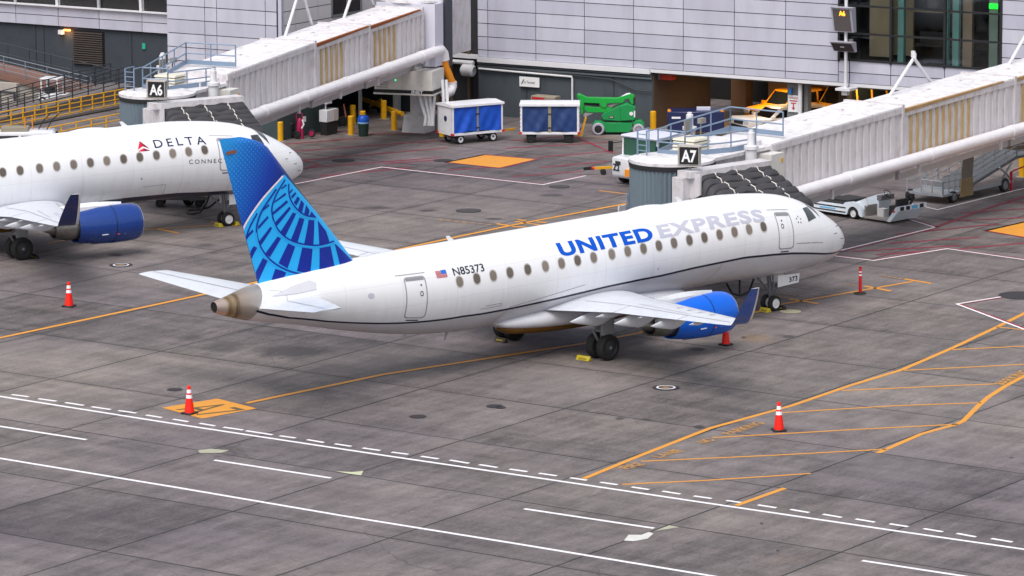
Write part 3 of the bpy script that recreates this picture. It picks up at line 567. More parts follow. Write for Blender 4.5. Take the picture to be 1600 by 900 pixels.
    bp=n.t.nodes.new('ShaderNodeBump'); bp.inputs['Strength'].default_value=.4; bp.inputs['Distance'].default_value=.02; n.t.links.new(n.m_('SUBTRACT',fine,joint),bp.inputs['Height'])
    return n.set(col=col,rough=n.m_('ADD',.62,n.m_('MULTIPLY',mid,.22)),normal=bp.outputs[0])
m=MB(); m.poly([(-900,-900,0),(1500,-900,0),(1500,1500,0),(-900,1500,0)]); tag(m.build('apron_ground',apron_mat()),kind='structure')
def paint(name,col,wear=.35,edge=.5):
    n=NT(name); o=n.obj(); f=n.noise(o,5.,8,.75); g=n.noise(o,.7,6,.7)
    k=n.ramp(n.m_('ADD',n.m_('MULTIPLY',f,.6),n.m_('MULTIPLY',g,.5)),[(edge,0),(edge+.16,1)]); v=n.m_('ADD',.86,n.m_('MULTIPLY',g,.28))
    c=n.mix(1.,lin(col),n.n('CombineColor',(v,v,v)),'MULTIPLY'); MATS[name]=n.set(col=n.mix(n.m_('MULTIPLY',k,wear),c,lin('#6a656a')),rough=.6); return MATS[name]
paint('paint_yellow','#d8922a',.4,.56); paint('paint_yellow_worn','#c08a35',.75,.42); paint('paint_white','#e8e6ec',.35,.58); paint('paint_red','#8c1c34',.5,.52); paint('paint_red_worn','#8a1834',.45,.56); paint('paint_edge','#2d2a2e',.6,.5)
def strip(mb,pts,w,z):
    "flat band on the ground through pixel points of the photograph"
    P=[G(u,v)[:2] if True else 0 for u,v in pts]; return gstrip(mb,P,w,z)
def gstrip(mb,P,w,z):
    P=[np.array(q[:2],float) for q in P]; L=[];Q=[]
    for i,q in enumerate(P):
        d1=P[i]-P[i-1] if i else P[1]-P[0]; d2=P[i+1]-P[i] if i<len(P)-1 else d1
        d1=d1/np.linalg.norm(d1); d2=d2/np.linalg.norm(d2); n1=np.array([-d1[1],d1[0]]); n2=np.array([-d2[1],d2[0]]); nn=(n1+n2); nn=nn/np.linalg.norm(nn); k=w/2/max(nn@n1,.5)
        L.append(q+nn*k); Q.append(q-nn*k)
    mb.add([(a[0],a[1],z) for a in L]+[(a[0],a[1],z) for a in Q],[(i,i+1,len(P)+i+1,len(P)+i) for i in range(len(P)-1)],False)
def ipx(a,b,t): return (a[0]+(b[0]-a[0])*t,a[1]+(b[1]-a[1])*t)
def struct(name,mb,m): return tag(mb.build(name,m),kind='structure')
# service road lines
m=MB()
strip(m,[(-80,606.5),(0,619.4),(280,663.4),(600,711.6),(880,752.6),(1080,782.5),(1400,829.6),(1600,858.3),(1700,873.5)],.16,.004)
strip(m,[(-80,703.5),(0,716.2),(280,762.4),(534,805.7),(800,848.5),(1068,892.8),(1300,931)],.16,.004)
for a,b in (((-40,660),(135,687)),((335,719),(517,747)),((819,795),(1022,825.5)),((1347,876),(1530,904))): strip(m,[a,b],.16,.004)
dash=[(18,616.5,45,620),(60,623,88,627),(102,629,131,633.5),(143,635.5,173,640),(185,641.5,213,645.5),(228,648.5,253,652.5),(270,655,294,659),(312,661.5,336,665.5),(349,667.5,380,672),(384,673,426,679.5),(437,681,462,684.5),(480,687,506,691.5),(523,693.5,549,697.5),(567,700,594,704),(612,706.5,638,710),(658,713,685,717),(703,719,733,724),(749,726,777,730.5),(796,733,824,737),(842,739.5,870,743.5),(891,746.5,917,750.5),(938,753.5,965,757.5),(987,761,1014,765),(1035,767.5,1063,772),(1084,775,1112,779),(1135,782,1159,785.5),(1184,789,1213,793.5),(1235,796,1264,801),(1286,803.5,1315,808.5),(1337,811,1367,816),(1390,818.5,1419,823),(1443,826,1473,831),(1495,833.5,1525,839),(1549,841.5,1582,847)]
for a in dash: strip(m,[a[:2],a[2:]],.15,.004)
struct('road_line',m,MATS['paint_white'])
# yellow lead-in lines with dark borders
m=MB(); e=MB()
for pts in ([(-60,537),(0,528),(305,463),(640,386),(800,352),(985,317)],[(385,630),(600,585),(905,538),(1040,513)],[(1000,519),(1204,484)]):
    strip(e,pts,.40,.004); strip(m,pts,.23,.008)
strip(m,[(1195,480),(1300,462),(1426,440)],.16,.008); strip(m,[(1413,436),(1455,443)],.2,.008); strip(m,[(1350,447),(1392,455)],.2,.008); strip(m,[(1234,467.5),(1278,474.5)],.2,.008)
strip(m,[(75,380),(150,368),(230,358.5),(340,351.5)],.15,.008); strip(m,[(240,357),(278,364)],.22,.008); strip(m,[(330,347),(370,353)],.2,.008)
strip(m,[(805,346),(845,352)],.16,.008); strip(m,[(936,298),(985,304)],.14,.008)
struct('taxi_line_border',e,MATS['paint_edge']); struct('taxi_line',m,MATS['paint_yellow'])
# fire lane hatching
m=MB()
strip(m,[(912,748),(1000,712),(1110,669),(1237,634),(1330,602),(1409,578),(1490,543),(1560,510),(1640,470)],.2,.006)
strip(m,[(1150,790),(1226,763)],.2,.006); strip(m,[(1371,708),(1440,678),(1495,663),(1505,658),(1530,633),(1545,620),(1570,604),(1640,566)],.2,.006)
for pts in ([(972,757),(1100,751),(1267,740)],[(1002,721),(1200,712),(1385,702)],[(1113,684),(1290,674),(1322,672),(1497,663)],[(1222,645),(1400,634),(1533,629.5)],[(1315,610.5),(1480,603),(1570,599.5)],[(1410,579),(1600,569.5),(1650,567)],[(1488,546.5),(1600,541),(1650,539)],[(1556,511),(1650,520)]): strip(m,pts,.13,.006)
struct('hatched_line',m,MATS['paint_yellow'])
def ground_text(s,a,b,h,name,mat,flip=False,z=.010,bold=.02):
    "lettering on the ground: baseline from pixel a to pixel b, letters h metres tall"
    A=G(*a);B=G(*b); d=(B-A)[:2]; w_=np.linalg.norm(d); d=d/w_; nn=np.array([-d[1],d[0]])*(-1 if flip else 1); vs,fs=fit_text(s,w_,h,bold)
    mb=MB(); mb.add([(A[0]+d[0]*x+nn[0]*y,A[1]+d[1]*x+nn[1]*y,z) for x,y in vs],fs); return struct(name,mb,mat)
paint('paint_text','#c98f3a',.55,.46)
for tx,a,b,hh in (('FIRE',(981,734),(1010,725.5),.45),('LANE',(1033,716),(1070,705),.45),('NO',(1104,693.5),(1120,687.5),.45),('PARKING',(1143,680),(1197,661.5),.45),('PARKING',(1569,602),(1613,580),.45)): ground_text(tx,a,b,hh,'painted_text',MATS['paint_text'],z=.012,bold=.03)
m=MB()
for a,b in (((776,350),(794,352.5)),((800,354),(823,355.5)),((809,343.5),(822,345)),((838,347),(854,348))): strip(m,[a,b],.22,.012)
mt=MB()
for a,b,n_ in (((684,343),(772,352),7),((1208,457),(1256,463),6),((1208,463),(1250,468.5),5),((1322,444),(1340,447),3),((1378,431),(1412,436.5),4)):
    for k in range(n_): strip(mt,[ipx(a,b,k/n_),ipx(a,b,(k+.62)/n_)],.3,.012)
struct('worn_mark',mt,MATS['paint_yellow_worn'])
struct('stop_mark',m,MATS['paint_yellow'])
# gate number panel
m=MB(); m.poly([tuple(G(u,v)[:2])+(.010,) for u,v in ((253,637.5),(316,654.5),(401,638.5),(340,623))]); struct('gate_number_panel',m,MATS['paint_yellow'])
vs,fs=fit_text('A7',1.7,1.8,-.004); m=MB(); m.add([(-17.0+b,.95-a,.014) for a,b in vs],fs); struct('painted_text',m,pm('paint_black','#5d5138',.7))
# orange diamonds with red edges
for k,q in enumerate((((697,254),(757,242),(840,249),(781,263)),((1540,361),(1640,338),(1700,350),(1640,378)))):
    m=MB(); m.poly([tuple(G(*c)[:2])+(.010,) for c in q]); struct('keep_clear_panel',m,MATS['paint_yellow'])
    m=MB(); strip(m,list(q)+[q[0],q[1]],.16,.0145); struct('keep_clear_border',m,MATS['paint_red'])
# white and red boundary lines
m=MB(); r=MB()
def wr(pts,side):
    strip(m,pts,.12,.016); P=[G(*c)[:2] for c in pts]; Q=[]
    for i,q in enumerate(P):
        d=P[min(i+1,len(P)-1)]-P[max(i-1,0)]; d/=np.linalg.norm(d); Q.append(q+np.array([-d[1],d[0]])*.14*side)
    gstrip(r,Q,.13,.0155)
wr([(1301,400),(1365,407.5),(1480,389),(1640,412)],1); wr([(1300,395),(1462,355.5)],-1); wr([(1640,452),(1495,475.5),(1640,530)],1); wr([(455,289),(596,261.5),(848,289),(915,275)],1); wr([(1360,324),(1462,356)],1)
strip(r,[(1462,355),(1540,327),(1640,295)],.2,.0155); strip(r,[(882,207),(960,240)],.16,.0155); strip(r,[(475,251),(500,257),(476,264)],.14,.0155)
strip(m,[(1420,318),(1465,328),(1640,285)],.1,.016)
struct('boundary_line_white',m,MATS['paint_white']); struct('boundary_line_red',r,MATS['paint_red'])
m=MB()
for a,b in (((440,238),(700,219)),((452,252),(700,231)),((470,263),(690,246)),((500,275),(640,262)),((440,226),(560,216)),((470,212),(560,203)),((790,232),(955,222)),((840,246),(960,236)),((845,262),(950,252)),((800,276),(910,268)),((700,266),(800,259)),((600,256),(700,249)),((800,220),(880,213)),((540,210),(690,208))): strip(m,[a,b],.20,.007)
for a,b in (((1370,398),(1470,391)),((1330,393),(1500,384)),((1390,380),(1530,371)),((1400,366),(1560,350)),((1480,346),(1600,340)),((1500,333),(1620,325)),((1560,318),(1640,314)),((1500,389),(1620,378))): strip(m,[a,b],.20,.007)
struct('safety_hatching',m,MATS['paint_red_worn'])
# concrete patches
pt=pm('patch_white','#c9c9c6',.8,0,.2,2.5); 
for nme,q,mm in (('concrete_patch',((975,845),(982,836),(1002,836),(1014,831.5),(1021,834),(1012,842),(990,846)),pt),('concrete_patch',((1022,830),(1046,821),(1062,824),(1030,829)),pm('patch_grey','#a3a290',.85,0,.25,2.5)),('concrete_patch',((524,736.5),(550,738),(568,736),(564,743),(545,740.5)),pm('patch_pale','#b9bc9f',.85,0,.2,2.5)),('concrete_patch',((309,704),(330,701.5),(358,704),(345,708),(312,708)),MATS['patch_grey'])):
    m=MB(); m.poly([tuple(G(*c)[:2])+(.009,) for c in q]); struct(nme,m,mm)
# ------------------------------------------------------------------ terminal
def FVZ(u,v,n):
    "photo pixel on the vertical plane n of the terminal frame -> (s, z)"
    d=ray(u,v); q=FO+n*FN; t=((q-CP[:2])@FN)/(d[:2]@FN); X=CP+t*d; return float((X[:2]-q)@FS),float(X[2])
def SVZ(u,v,s):
    d=ray(u,v); q=FO+s*FS; t=((q-CP[:2])@FS)/(d[:2]@FS); X=CP+t*d; return float((X[:2]-q)@FN),float(X[2])
def panel_mat():
    n=NT('cladding'); o=n.obj(); r=n.n('NewGeometry',out=8); f=n.noise(n.n('Mapping',{'Vector':o,'Scale':(1,1,.25)}),1.1,6,.6)
    c=n.mix(r,lin('#b4b4c6'),lin('#c4c4d3')); c=n.mix(n.m_('MULTIPLY',n.ramp(f,[(.42,0),(.75,1)]),.38),c,lin('#9896a2')); MATS['cladding']=n.set(col=c,rough=.42,metal=.0,coat=.1)
panel_mat()
darkwall=pm('dark_render','#454d55',.8,0,.14,.5,0,'#23272c',.45,(1,1,.4)); pm('dark_back','#24242b',.8,0,.1); pm('soffit','#5a5148',.8,0,.1); pm('brown_wall','#4a3d36',.85,0,.15,.8); pm('garage_dark','#1d1b1c',.9,0,.2); pm('garage_brown','#80614a',.85,0,.12,.8)
pm('steel_grey','#7c8084',.55,.2,.1,1.5); pm('white_trim','#d6d6dc',.5,0,.06,1); pm('mullion','#26272b',.45,.2,.05); pm('white_pipe','#d9d9de',.4,0,.08,1.5,.1,'#a09a92',.25)
def glass_mat():
    n=NT('window_glass'); m=n.m; t=n.t; b=n.b
    g=t.nodes.new('ShaderNodeBsdfGlossy'); g.inputs['Color'].default_value=(.62,.66,.7,1); g.inputs['Roughness'].default_value=.03
    tr=t.nodes.new('ShaderNodeBsdfTransparent'); tr.inputs['Color'].default_value=(.85,.87,.86,1)
    lw=t.nodes.new('ShaderNodeLayerWeight'); lw.inputs[0].default_value=.22; mx=t.nodes.new('ShaderNodeMixShader'); out=[x for x in t.nodes if x.type=='OUTPUT_MATERIAL'][0]
    t.links.new(lw.outputs[1],mx.inputs[0]); t.links.new(tr.outputs[0],mx.inputs[1]); t.links.new(g.outputs[0],mx.inputs[2]); t.links.new(mx.outputs[0],out.inputs[0]); t.nodes.remove(b); MATS['window_glass']=m
glass_mat()
TZ=13.0
TB=thing('terminal_building','pale panel clad airport terminal with dark lower walls and an open vehicle bay','terminal',(FO[0],FO[1],0),FPH)
rows=[3.12,3.50,4.21,4.92,5.63,6.34,7.05,7.76,8.47,9.18,9.89,10.6,11.3,12.0,TZ]
def panels(mb,cols,rows,n0,t=.07,g=.042,axis='s'):
    for a,b in zip(cols[:-1],cols[1:]):
        for c,d in zip(rows[:-1],rows[1:]):
            p=((a+b)/2,n0+t/2,(c+d)/2); q=(b-a-g,t,d-c-g)
            if axis=='n': p=(n0-t/2,(a+b)/2,(c+d)/2); q=(t,b-a-g,d-c-g)
            mb.box(p,q)
WS0,WS1=15.08,24.02
m=MB(); panels(m,[-6.29,-5.65,-2.68,.28,3.23,6.17,9.14,12.08,WS0],rows,0); panels(m,[WS0,18.0,20.95,WS1],[3.12,3.66,4.27],0); panels(m,[WS0,18,20.95,WS1],[10.6,11.3,12,TZ],0); panels(m,[WS1,27,30,33,36,39,42,45,48],rows,0)
m.build('cladding',MATS['cladding'],TB)
m=MB(); m.box((4.4,.3,(2.95+TZ)/2),(21.4,.4,TZ-2.95)); m.box((36.1,.3,(2.95+TZ)/2),(24,.4,TZ-2.95)); m.box(((WS0+WS1)/2,.3,3.58),(WS1-WS0,.4,1.26)); m.box(((WS0+WS1)/2,.3,11.8),(WS1-WS0,.4,2.4)); m.build('backing_wall',MATS['dark_back'],TB)
m=MB(); m.box((21,.16,3.03),(54.5,.34,.17)); m.build('edge_trim',MATS['white_trim'],TB)
m=MB(); m.box((-1.0,-.05,2.99),(10.5,.16,.26)); m.build('edge_trim',MATS['white_trim'],TB)
m=MB(); m.box((-1.0,3.2,1.44),(10.6,6.2,2.88)); m.build('lower_wall',[darkwall],TB)
m=MB(); m.box((4.33,3.2,1.4),(.06,6.1,2.8)); m.build('wall_return',MATS['brown_wall'],TB)
m=MB(); m.box((-1,.03,2.62),(10.6,.12,.09)); m.box((-1,.05,2.76),(10.6,.1,.05)); m.build('cable_tray',pm('tray','#5f666c',.6,.2),TB)
# conduit and downpipe along the dark wall
m=MB(); m.tube([(-6.2,-.05,2.5),(-.45,-.05,2.42),(-.43,-.05,2.3),(-.43,-.05,.8)],.055,8); m.build('downpipe',MATS['white_pipe'],TB)
m=MB(); m.tube([(-6.2,-.03,2.66),(1.9,-.03,2.44),(3.4,-.03,1.95),(4.3,-.03,1.95)],.03,6); m.build('conduit',pm('conduit','#2e3338',.6),TB)
# stains stay inside the wall material; hatches of the wall
m=MB(); m.box((2.0,.08,1.35),(.03,.03,2.5)); m.box((-3.3,.08,1.3),(.03,.03,2.5)); m.build('wall_joint',pm('joint_dark','#2b3137',.8),TB)
# big window: frame, panes, room behind
WF=MB()
for z in (4.30,5.65,7.05,8.45,9.85,10.56): WF.box(((WS0+WS1)/2,.02,z),(WS1-WS0,.16,.09))
for s in (WS0+.04,18.0,20.95,WS1-.04): WF.box((s,.02,7.4),(.11,.18,6.4))
wf=WF.build('window',MATS['mullion'],TB)
k=0
for a,b in ((WS0,18),(18,20.95),(20.95,WS1)):
    for c,d in ((4.34,5.61),(5.69,7.01),(7.09,8.41),(8.49,9.81),(9.89,10.52)):
        m=MB(); m.box(((a+b)/2,.09,(c+d)/2),(b-a-.11,.02,d-c)); m.build('pane',MATS['window_glass'],wf)
m=MB(); m.box((21,7,4.12),(20,13.4,.1)); m.build('room_floor',pm('carpet','#3b2f30',.9,0,.2,2),TB)
m=MB(); m.box((21,13.7,7.5),(20,.2,6.8)); m.box((31,7,7.5),(.2,13.4,6.8)); m.box((11.2,7,7.5),(.2,13.4,6.8)); m.build('room_wall',pm('room_wall','#6f675e',.8,0,.1),TB)
m=MB(); m.box((21,7,10.9),(20,13.4,.2)); m.build('room_ceiling',pm('room_ceiling','#83817d',.8),TB)
for s,n_,w_,cm in ((18.25,.7,.32,'teal'),(20.8,.65,.10,'teal'),(21.25,.7,.34,'teal'),(21.75,1.0,.5,'beige'),(23.3,.7,.46,'sage'),(23.85,.6,.25,'brownp')):
    m=MB(); m.box((s,n_,7.4),(w_,.25,6.4)); m.build('interior_column',pm('col_'+cm,{'teal':'#7fb5b4','beige':'#a38f80','sage':'#8fa39a','brownp':'#5d5048'}[cm],.6,0,.06),TB)
m=MB(); m.box((16.6,1.6,6.0),(1.1,.15,3.3)); m.box((17.2,2.6,6.0),(1.6,.15,3.3)); m.build('partition',pm('partition','#a8987f',.7,0,.1,1),TB)
for s,n_,w_ in ((19.4,5.5,1.5),(22.3,4.5,1.7)): m=MB(); m.box((s,n_,5.6),(w_,1,2.9)); m.build('partition',pm('screen_blue','#4c5a66',.5,0,.15),TB)
for n_ in (2.0,5.0,8.5):
    m=MB(); m.box((20.8,n_,5.05),(4.6,.6,.12)); m.box((20.8,n_+.3,5.4),(4.6,.1,.6)); m.build('seat_row',pm('seat_dark','#2a2426',.6),TB)
m=MB(); m.box((23.3,.55,7.36),(.46,.06,.26)); m.build('exit_lamp',em('green_sign','#20ff40',1.6),TB)
m=MB(); m.box((19.3,2.0,6.75),(2.4,.3,.12)); m.build('ceiling_beam',pm('beam_tan','#8d7b60',.7),TB)
# vehicle bay
m=MB(); m.box((18.4,5.9,2.9),(28,11.4,.1)); m.build('bay_soffit',MATS['soffit'],TB)
m=MB(); m.box((17.5,11.9,1.44),(38,.3,2.88)); m.build('bay_back_wall',MATS['garage_dark'],TB)
for a,b in ((4.05,4.95),(6.3,8.6),(9.6,10.8)):
    m=MB(); m.box(((a+b)/2,9.5,1.42),(b-a,.8,2.84)); m.build('bay_pier',MATS['garage_brown'],TB)
for s,n_,w_,d_,mm in ((12.25,.75,.8,.5,'steel_grey'),):
    m=MB(); m.box((s,n_,1.42),(w_,.12,2.84)); m.box((s-w_/2+.05,n_+.25,1.42),(.1,.5,2.84)); m.box((s+w_/2-.05,n_+.25,1.42),(.1,.5,2.84)); m.box((s+.62,n_+.2,1.42),(.22,.4,2.84)); m.build('bay_column',MATS[mm],TB)
m=MB(); m.cyl((12.72,.42,0),(12.72,.42,2.85),.11,n=14); m.cyl((12.72,.42,1.2),(12.72,.42,1.3),.125,n=14); m.build('rain_pipe',MATS['white_pipe'],TB)
m=MB(); m.box((13.35,4.2,1.42),(.5,.5,2.84)); m.box((13.35,4.2,.7),(.95,.85,1.4)); m.build('bay_column',pm('col_dark','#4c433d',.85),TB)
for s in (19.5,26,32): m=MB(); m.box((s,1.2,1.42),(.6,.6,2.84)); m.build('bay_column',pm('col_dark','#4c433d',.85),TB)
for s,n_ in ((9.2,3.6),(13.9,6.3),(18.5,5.5)):
    m=MB(); m.box((s,n_,2.80),(1.3,.16,.07)); L=m.build('bay_lamp',em('lamp_warm','#ffb060',6),TB)
    ld=bpy.data.lights.new('bay_light','AREA'); ld.shape='RECTANGLE'; ld.size=1.3; ld.size_y=.2; ld.energy=230; ld.color=(1,.66,.32); lo=bpy.data.objects.new('bay_light',ld); COL.objects.link(lo); lo.parent=TB; lo.location=(s,n_,2.74)
# signs fixed to the building
def board(parent,s,n_,z,w_,h,mat,txt=None,tm=None,face='n',name='notice_board',tw=.8,th=.5,dz=0,bold=.01):
    m=MB(); m.box((s,n_,z),(w_,.05,h)); b=m.build(name,mat,parent)
    if txt:
        lines=txt if isinstance(txt,list) else [txt]; m=MB()
        for i,tt in enumerate(lines):
            vs,fs=fit_text(tt,w_*tw,h*th/len(lines)*.8,bold); z0=z-h*th/2+h*th*(len(lines)-1-i)/len(lines)+dz; m.add([(s-w_*tw/2+a,n_-.03,z0+b_) for a,b_ in vs],fs)
        m.build('lettering',tm,b)
    return b
blk=pm('sign_black','#101013',.5); wht=pm('sign_white','#e6e6ea',.5,0,.04); redt=pm('sign_red','#b02838',.5)
b=board(TB,-3.05,-.05,1.98,1.22,.52,wht,'to Terminal',pm('sign_ink','#3a3a44',.6),tw=.55,th=.34); m=MB(); m.prism([(-.5,-.12),(-.44,-.12),(-.3,.12),(-.36,.12)],(-3.05,-.08,1.98),(1,0,0),(0,0,1),(0,-.004,0)); m.build('sign_arrow',blk,b)
wb_=board(TB,12.25,.62,1.78,.62,.86,wht,'WARNING',redt,th=.16,dz=.3)
for z_,w_ in ((1.92,.44),(1.8,.3)): m=MB(); m.box((12.25,.592,z_),(w_,.006,.06)); m.build('text_bar',redt,wb_)
m=MB(); m.prism([(-.03,.18),(.03,.18),(.03,0),(.1,0),(0,-.14),(-.1,0),(-.03,0)],(12.25,.592,1.58),(1,0,0),(0,0,1),(0,-.006,0)); m.build('sign_arrow',redt,TB)
m=MB(); m.cyl((12.12,.5,2.3),(12.12,.5,2.58),.1,n=10); m.build('blue_beacon',pm('beacon_blue','#2f6fb0',.4),TB)
m=MB(); m.box((4.75,.9,2.68),(.75,.5,.34)); m.build('red_sign_box',[pm('box_red','#c03020',.5)],TB); m=MB(); m.box((4.42,.62,2.68),(.1,.1,.34)); m.build('red_sign_box',MATS['steel_grey'],TB)
# left wing
WB=thing('terminal_wing','left terminal wing with dark leaning windows over a pale band and dark wall','terminal',(FO[0],FO[1],0),FPH)
cols=[-60,-56.9,-53.8,-50.7,-47.6,-44.5,-41,-37.35,-34.3,-31.4,-28.4,-25.35,-22.5]
m=MB(); panels(m,cols,[3.15,3.72,4.27],0); panels(m,cols,[8.6,9.4,10.2,TZ],0); m.build('cladding',MATS['cladding'],WB)
m=MB(); m.box((-41.3,.35,3.7),(37.5,.5,1.1)); m.box((-41.3,.35,10.8),(37.5,.5,4.4)); m.build('backing_wall',MATS['dark_back'],WB)
m=MB(); m.box((-41.3,-.05,4.3),(37.5,.3,.07)); m.build('edge_trim',MATS['white_trim'],WB)
m=MB(); m.box((-41.3,.6,1.56),(37.5,.8,3.12)); m.build('lower_wall',pm('wing_lower','#373e47',.8,0,.12,.6,0,'#22262b',.4),WB)
for i in range(6,len(cols)-1):
    a,b=cols[i],cols[i+1]; fr=MB(); 
    for s,w_ in ((a,.10),(b,.10)) if i%2 else ((a,.24),(b,.10)): fr.bar((s,.0,4.33),(s-.35,.25,8.6),w_,.16)
    fr=fr.build('window',MATS['white_trim'],WB); m=MB(); m.prism([(0,0),(b-a,0),(b-a-.35,4.25),(-.35,4.25)],(a,.12,4.34),(1,0,0),(0,.06,1),(0,.02,0)); m.build('pane',MATS['window_glass'],fr)
m=MB(); m.box((-41.3,7,4.15),(37.5,13.4,.1)); m.build('room_floor',pm('carpet','#3b2f30',.9),WB); m=MB(); m.box((-41.3,9.7,7.5),(37.5,.2,6.8)); m.build('room_wall',pm('room_dark','#2a1f1c',.8,0,.3,.4),WB)
m=MB(); m.box((-41.3,5,8.7),(37.5,9.4,.2)); m.build('room_ceiling',pm('room_ceiling','#83817d',.8),WB)
m=MB()
for k in range(15): m.box((-32.3,.12,1.12+k*.125),(2.1,.16,.06),T=None)
m.build('louvre',pm('louvre','#4b4341',.6),WB); m=MB(); m.box((-32.3,.19,2.0),(2.2,.06,1.95)); m.build('louvre_back',MATS['black'],WB)
m=MB(); m.box((-34.15,.05,2.82),(.3,.22,.24)); m.build('wall_lamp',MATS['white_trim'],WB); m=MB(); m.box((-33.75,.08,2.95),(.4,.12,.08)); m.build('wall_lamp_glow',em('lamp_orange','#ff8a3a',9),WB)
ld=bpy.data.lights.new('wall_light','POINT'); ld.energy=14; ld.color=(1,.5,.2); ld.shadow_soft_size=.1; lo=bpy.data.objects.new('wall_light',ld); COL.objects.link(lo); lo.parent=WB; lo.location=(-33.75,-.1,2.78)
m=MB(); m.box((-28.4,.14,2.35),(.22,.06,.32)); m.build('green_notice',pm('notice_green','#2fa588',.5),WB)
for s in (-36.1,-35.5,-29.3): m=MB(); m.box((s,.19,1.6),(.05,.04,3.0)); m.build('wall_joint',pm('joint_dark','#2b3137',.8),WB)
# projecting block with the gate beside it
BB=thing('terminal_block','square pale panel clad block standing out from the terminal beside the far jet bridge','terminal',(FO[0],FO[1],0),FPH)
brow=[2.95,3.08,3.79,4.5,5.21,5.92,6.63,7.34,8.05,8.76,9.47,10.2,11,12,TZ]
m=MB(); panels(m,[-16.7,-14.3,-13.55,-10.52,-9.82],brow,-13.48); m.build('cladding',MATS['cladding'],BB)
m=MB(); panels(m,[-13.4,-12.2,-10.2,-9.0],brow,-9.6+.07,axis='n'); panels(m,[-9.0,-6.2],[2.95,3.08,3.79,4.5,5.21,5.92],-9.53,axis='n'); panels(m,[-9,-6.2],[9.47,10.2,11,12,TZ],-9.53,axis='n'); panels(m,[-6.2,-4.2,-2.2,-.2],brow,-9.53,axis='n'); m.build('cladding',pm('cladding_side','#c6c2c6',.5,0,.08,.6),BB)
m=MB(); m.box((-13.2,-6.75,(2.95+TZ)/2),(7.0,13.2,TZ-2.95)); m.build('backing_wall',MATS['dark_back'],BB)
m=MB(); m.box((-9.62,-13.41,(2.95+TZ)/2),(.24,.14,TZ-2.95)); m.box((-9.55,-13.42,(2.95+TZ)/2),(.1,.22,TZ-2.96)); m.build('corner_trim',MATS['cladding'],BB)
fr=MB(); 
for n_ in (-8.95,-7.55,-6.25): fr.box((-9.54,n_,7.7),(.12,.1,3.5))
for z in (5.98,7.4,9.42): fr.box((-9.54,-7.6,z),(.12,2.7,.1))
fr=fr.build('window',MATS['steel_grey'],BB); m=MB(); m.box((-9.56,-7.6,7.7),(.05,2.6,3.4)); m.build('pane',pm('dark_glass','#0c0d10',.08,0,.02,1,.5),fr)
m=MB(); m.box((-13.68,-11.15,1.46),(7.4,4.3,2.92)); m.build('lower_wall',pm('block_lower','#38464a',.8,0,.15,.6,0,'#20282b',.5),BB)
m=MB(); m.box((-13.2,-.6,1.46),(7.0,.3,2.92)); m.box((-17,-5,1.46),(.3,8.6,2.92)); m.build('recess_wall',pm('recess','#262d33',.85,0,.12),BB)
m=MB(); m.box((-9.8,-2.5,1.46),(.3,.3,2.92)); m.box((-9.8,-6.0,1.46),(.14,.14,2.92)); m.build('recess_post',MATS['steel_grey'],BB)
# link between block and main wing, behind the far rotunda
LB=thing('link_wall','dark wall with tall doorways behind the far jet bridge rotunda','wall',(FO[0],FO[1],0),FPH)
m=MB(); m.box((-7.95,.9,6.5),(3.5,.3,TZ)); m.build('link_panel',pm('link_dark','#2b2b31',.8),LB)
for s in (-9.2,-8.3,-7.2,-6.5): m=MB(); m.box((s,.62,1.9),(.16,.2,3.8)); m.build('door_post',pm('post_brown','#5a4a3c',.7,0,.1),LB)
m=MB(); m.box((-7.9,.45,3.05),(3.2,.5,.18)); m.tube([(-9.3,.1,2.75),(-6.6,.1,2.75)],.12,8); m.lathe([(0,.2),(.1,.32),(.7,.32),(.8,.2)],(-7.3,.0,2.35),(1,0,0),14); m.build('pipework',MATS['white_pipe'],LB)
# ------------------------------------------------------------------ docking display on the facade
DS=thing('docking_display','grey docking display lit A6 in orange above a slim dark unit on a pole','display',F(15.8,-.6,2.7),FPH)
m=MB(); m.cyl((0,0,.1),(0,0,6.2),.085,n=12); m.box((0,.1,.2),(.8,.9,.12)); m.box((0,0,.05),(.3,.3,.3)); m.box((0,.35,2.6),(.1,.7,.1)); m.build('pole',MATS['white_pipe'],DS)
m=MB(); m.tube([(.15,.05,.3),(.22,0,.9),(.18,0,2.4),(.15,-.1,2.9)],.025,6); m.build('cable',blk,DS)
def hood(z,w_,h,d0,d1,name):
    m=MB(); m.prism([(0,0),(-.12,h),(-d0-.1,h),(-d0,h-.06),(-.02-d1,0)],(-w_/2,.05,z),(0,1,0),(0,0,1),(w_,0,0)); return m.build(name,pm('display_grey','#a9a8b4',.5,.1,.05),DS)
hd1=hood(3.1,1.12,1.25,.62,.30,'display_case'); 
def slope(z,h,d0,d1,t): return (.05-(d1+.02)-(d0-d1-.02)*t,z+h*t)
def face(z,h,d0,d1,t0,t1,x0,x1,off,name,mat,par):
    a,za=slope(z,h-.06,d0,d1,t0); b,zb=slope(z,h-.06,d0,d1,t1); m=MB(); m.add([(x0,a-off,za),(x1,a-off,za),(x1,b-off,zb),(x0,b-off,zb)],[(0,1,2,3)]); return m.build(name,mat,par)
face(3.1,1.25,.62,.30,.03,.97,-.48,.46,.01,'display_screen',pm('screen_grey','#5b5556',.4,0,.04),hd1)
vs,fs=fit_text('A6',.34,.34,.03); m=MB(); P=[]
for a,b_ in vs:
    y,z=slope(3.1,1.19,.62,.30,.70+b_*.62); P.append((-.14+a,y-.02,z))
m.add(P,fs); m.build('lettering',em('led_orange','#ff8a1e',5),hd1)
hd2=hood(2.1,1.2,.52,.6,.18,'scanner_case'); face(2.1,.52,.6,.18,.04,.96,-.56,.56,.01,'scanner_face',pm('scan_dark','#2a1f26',.35),hd2); 
face(2.1,.52,.6,.18,.5,.62,-.12,.1,.02,'scanner_label',wht,hd2)
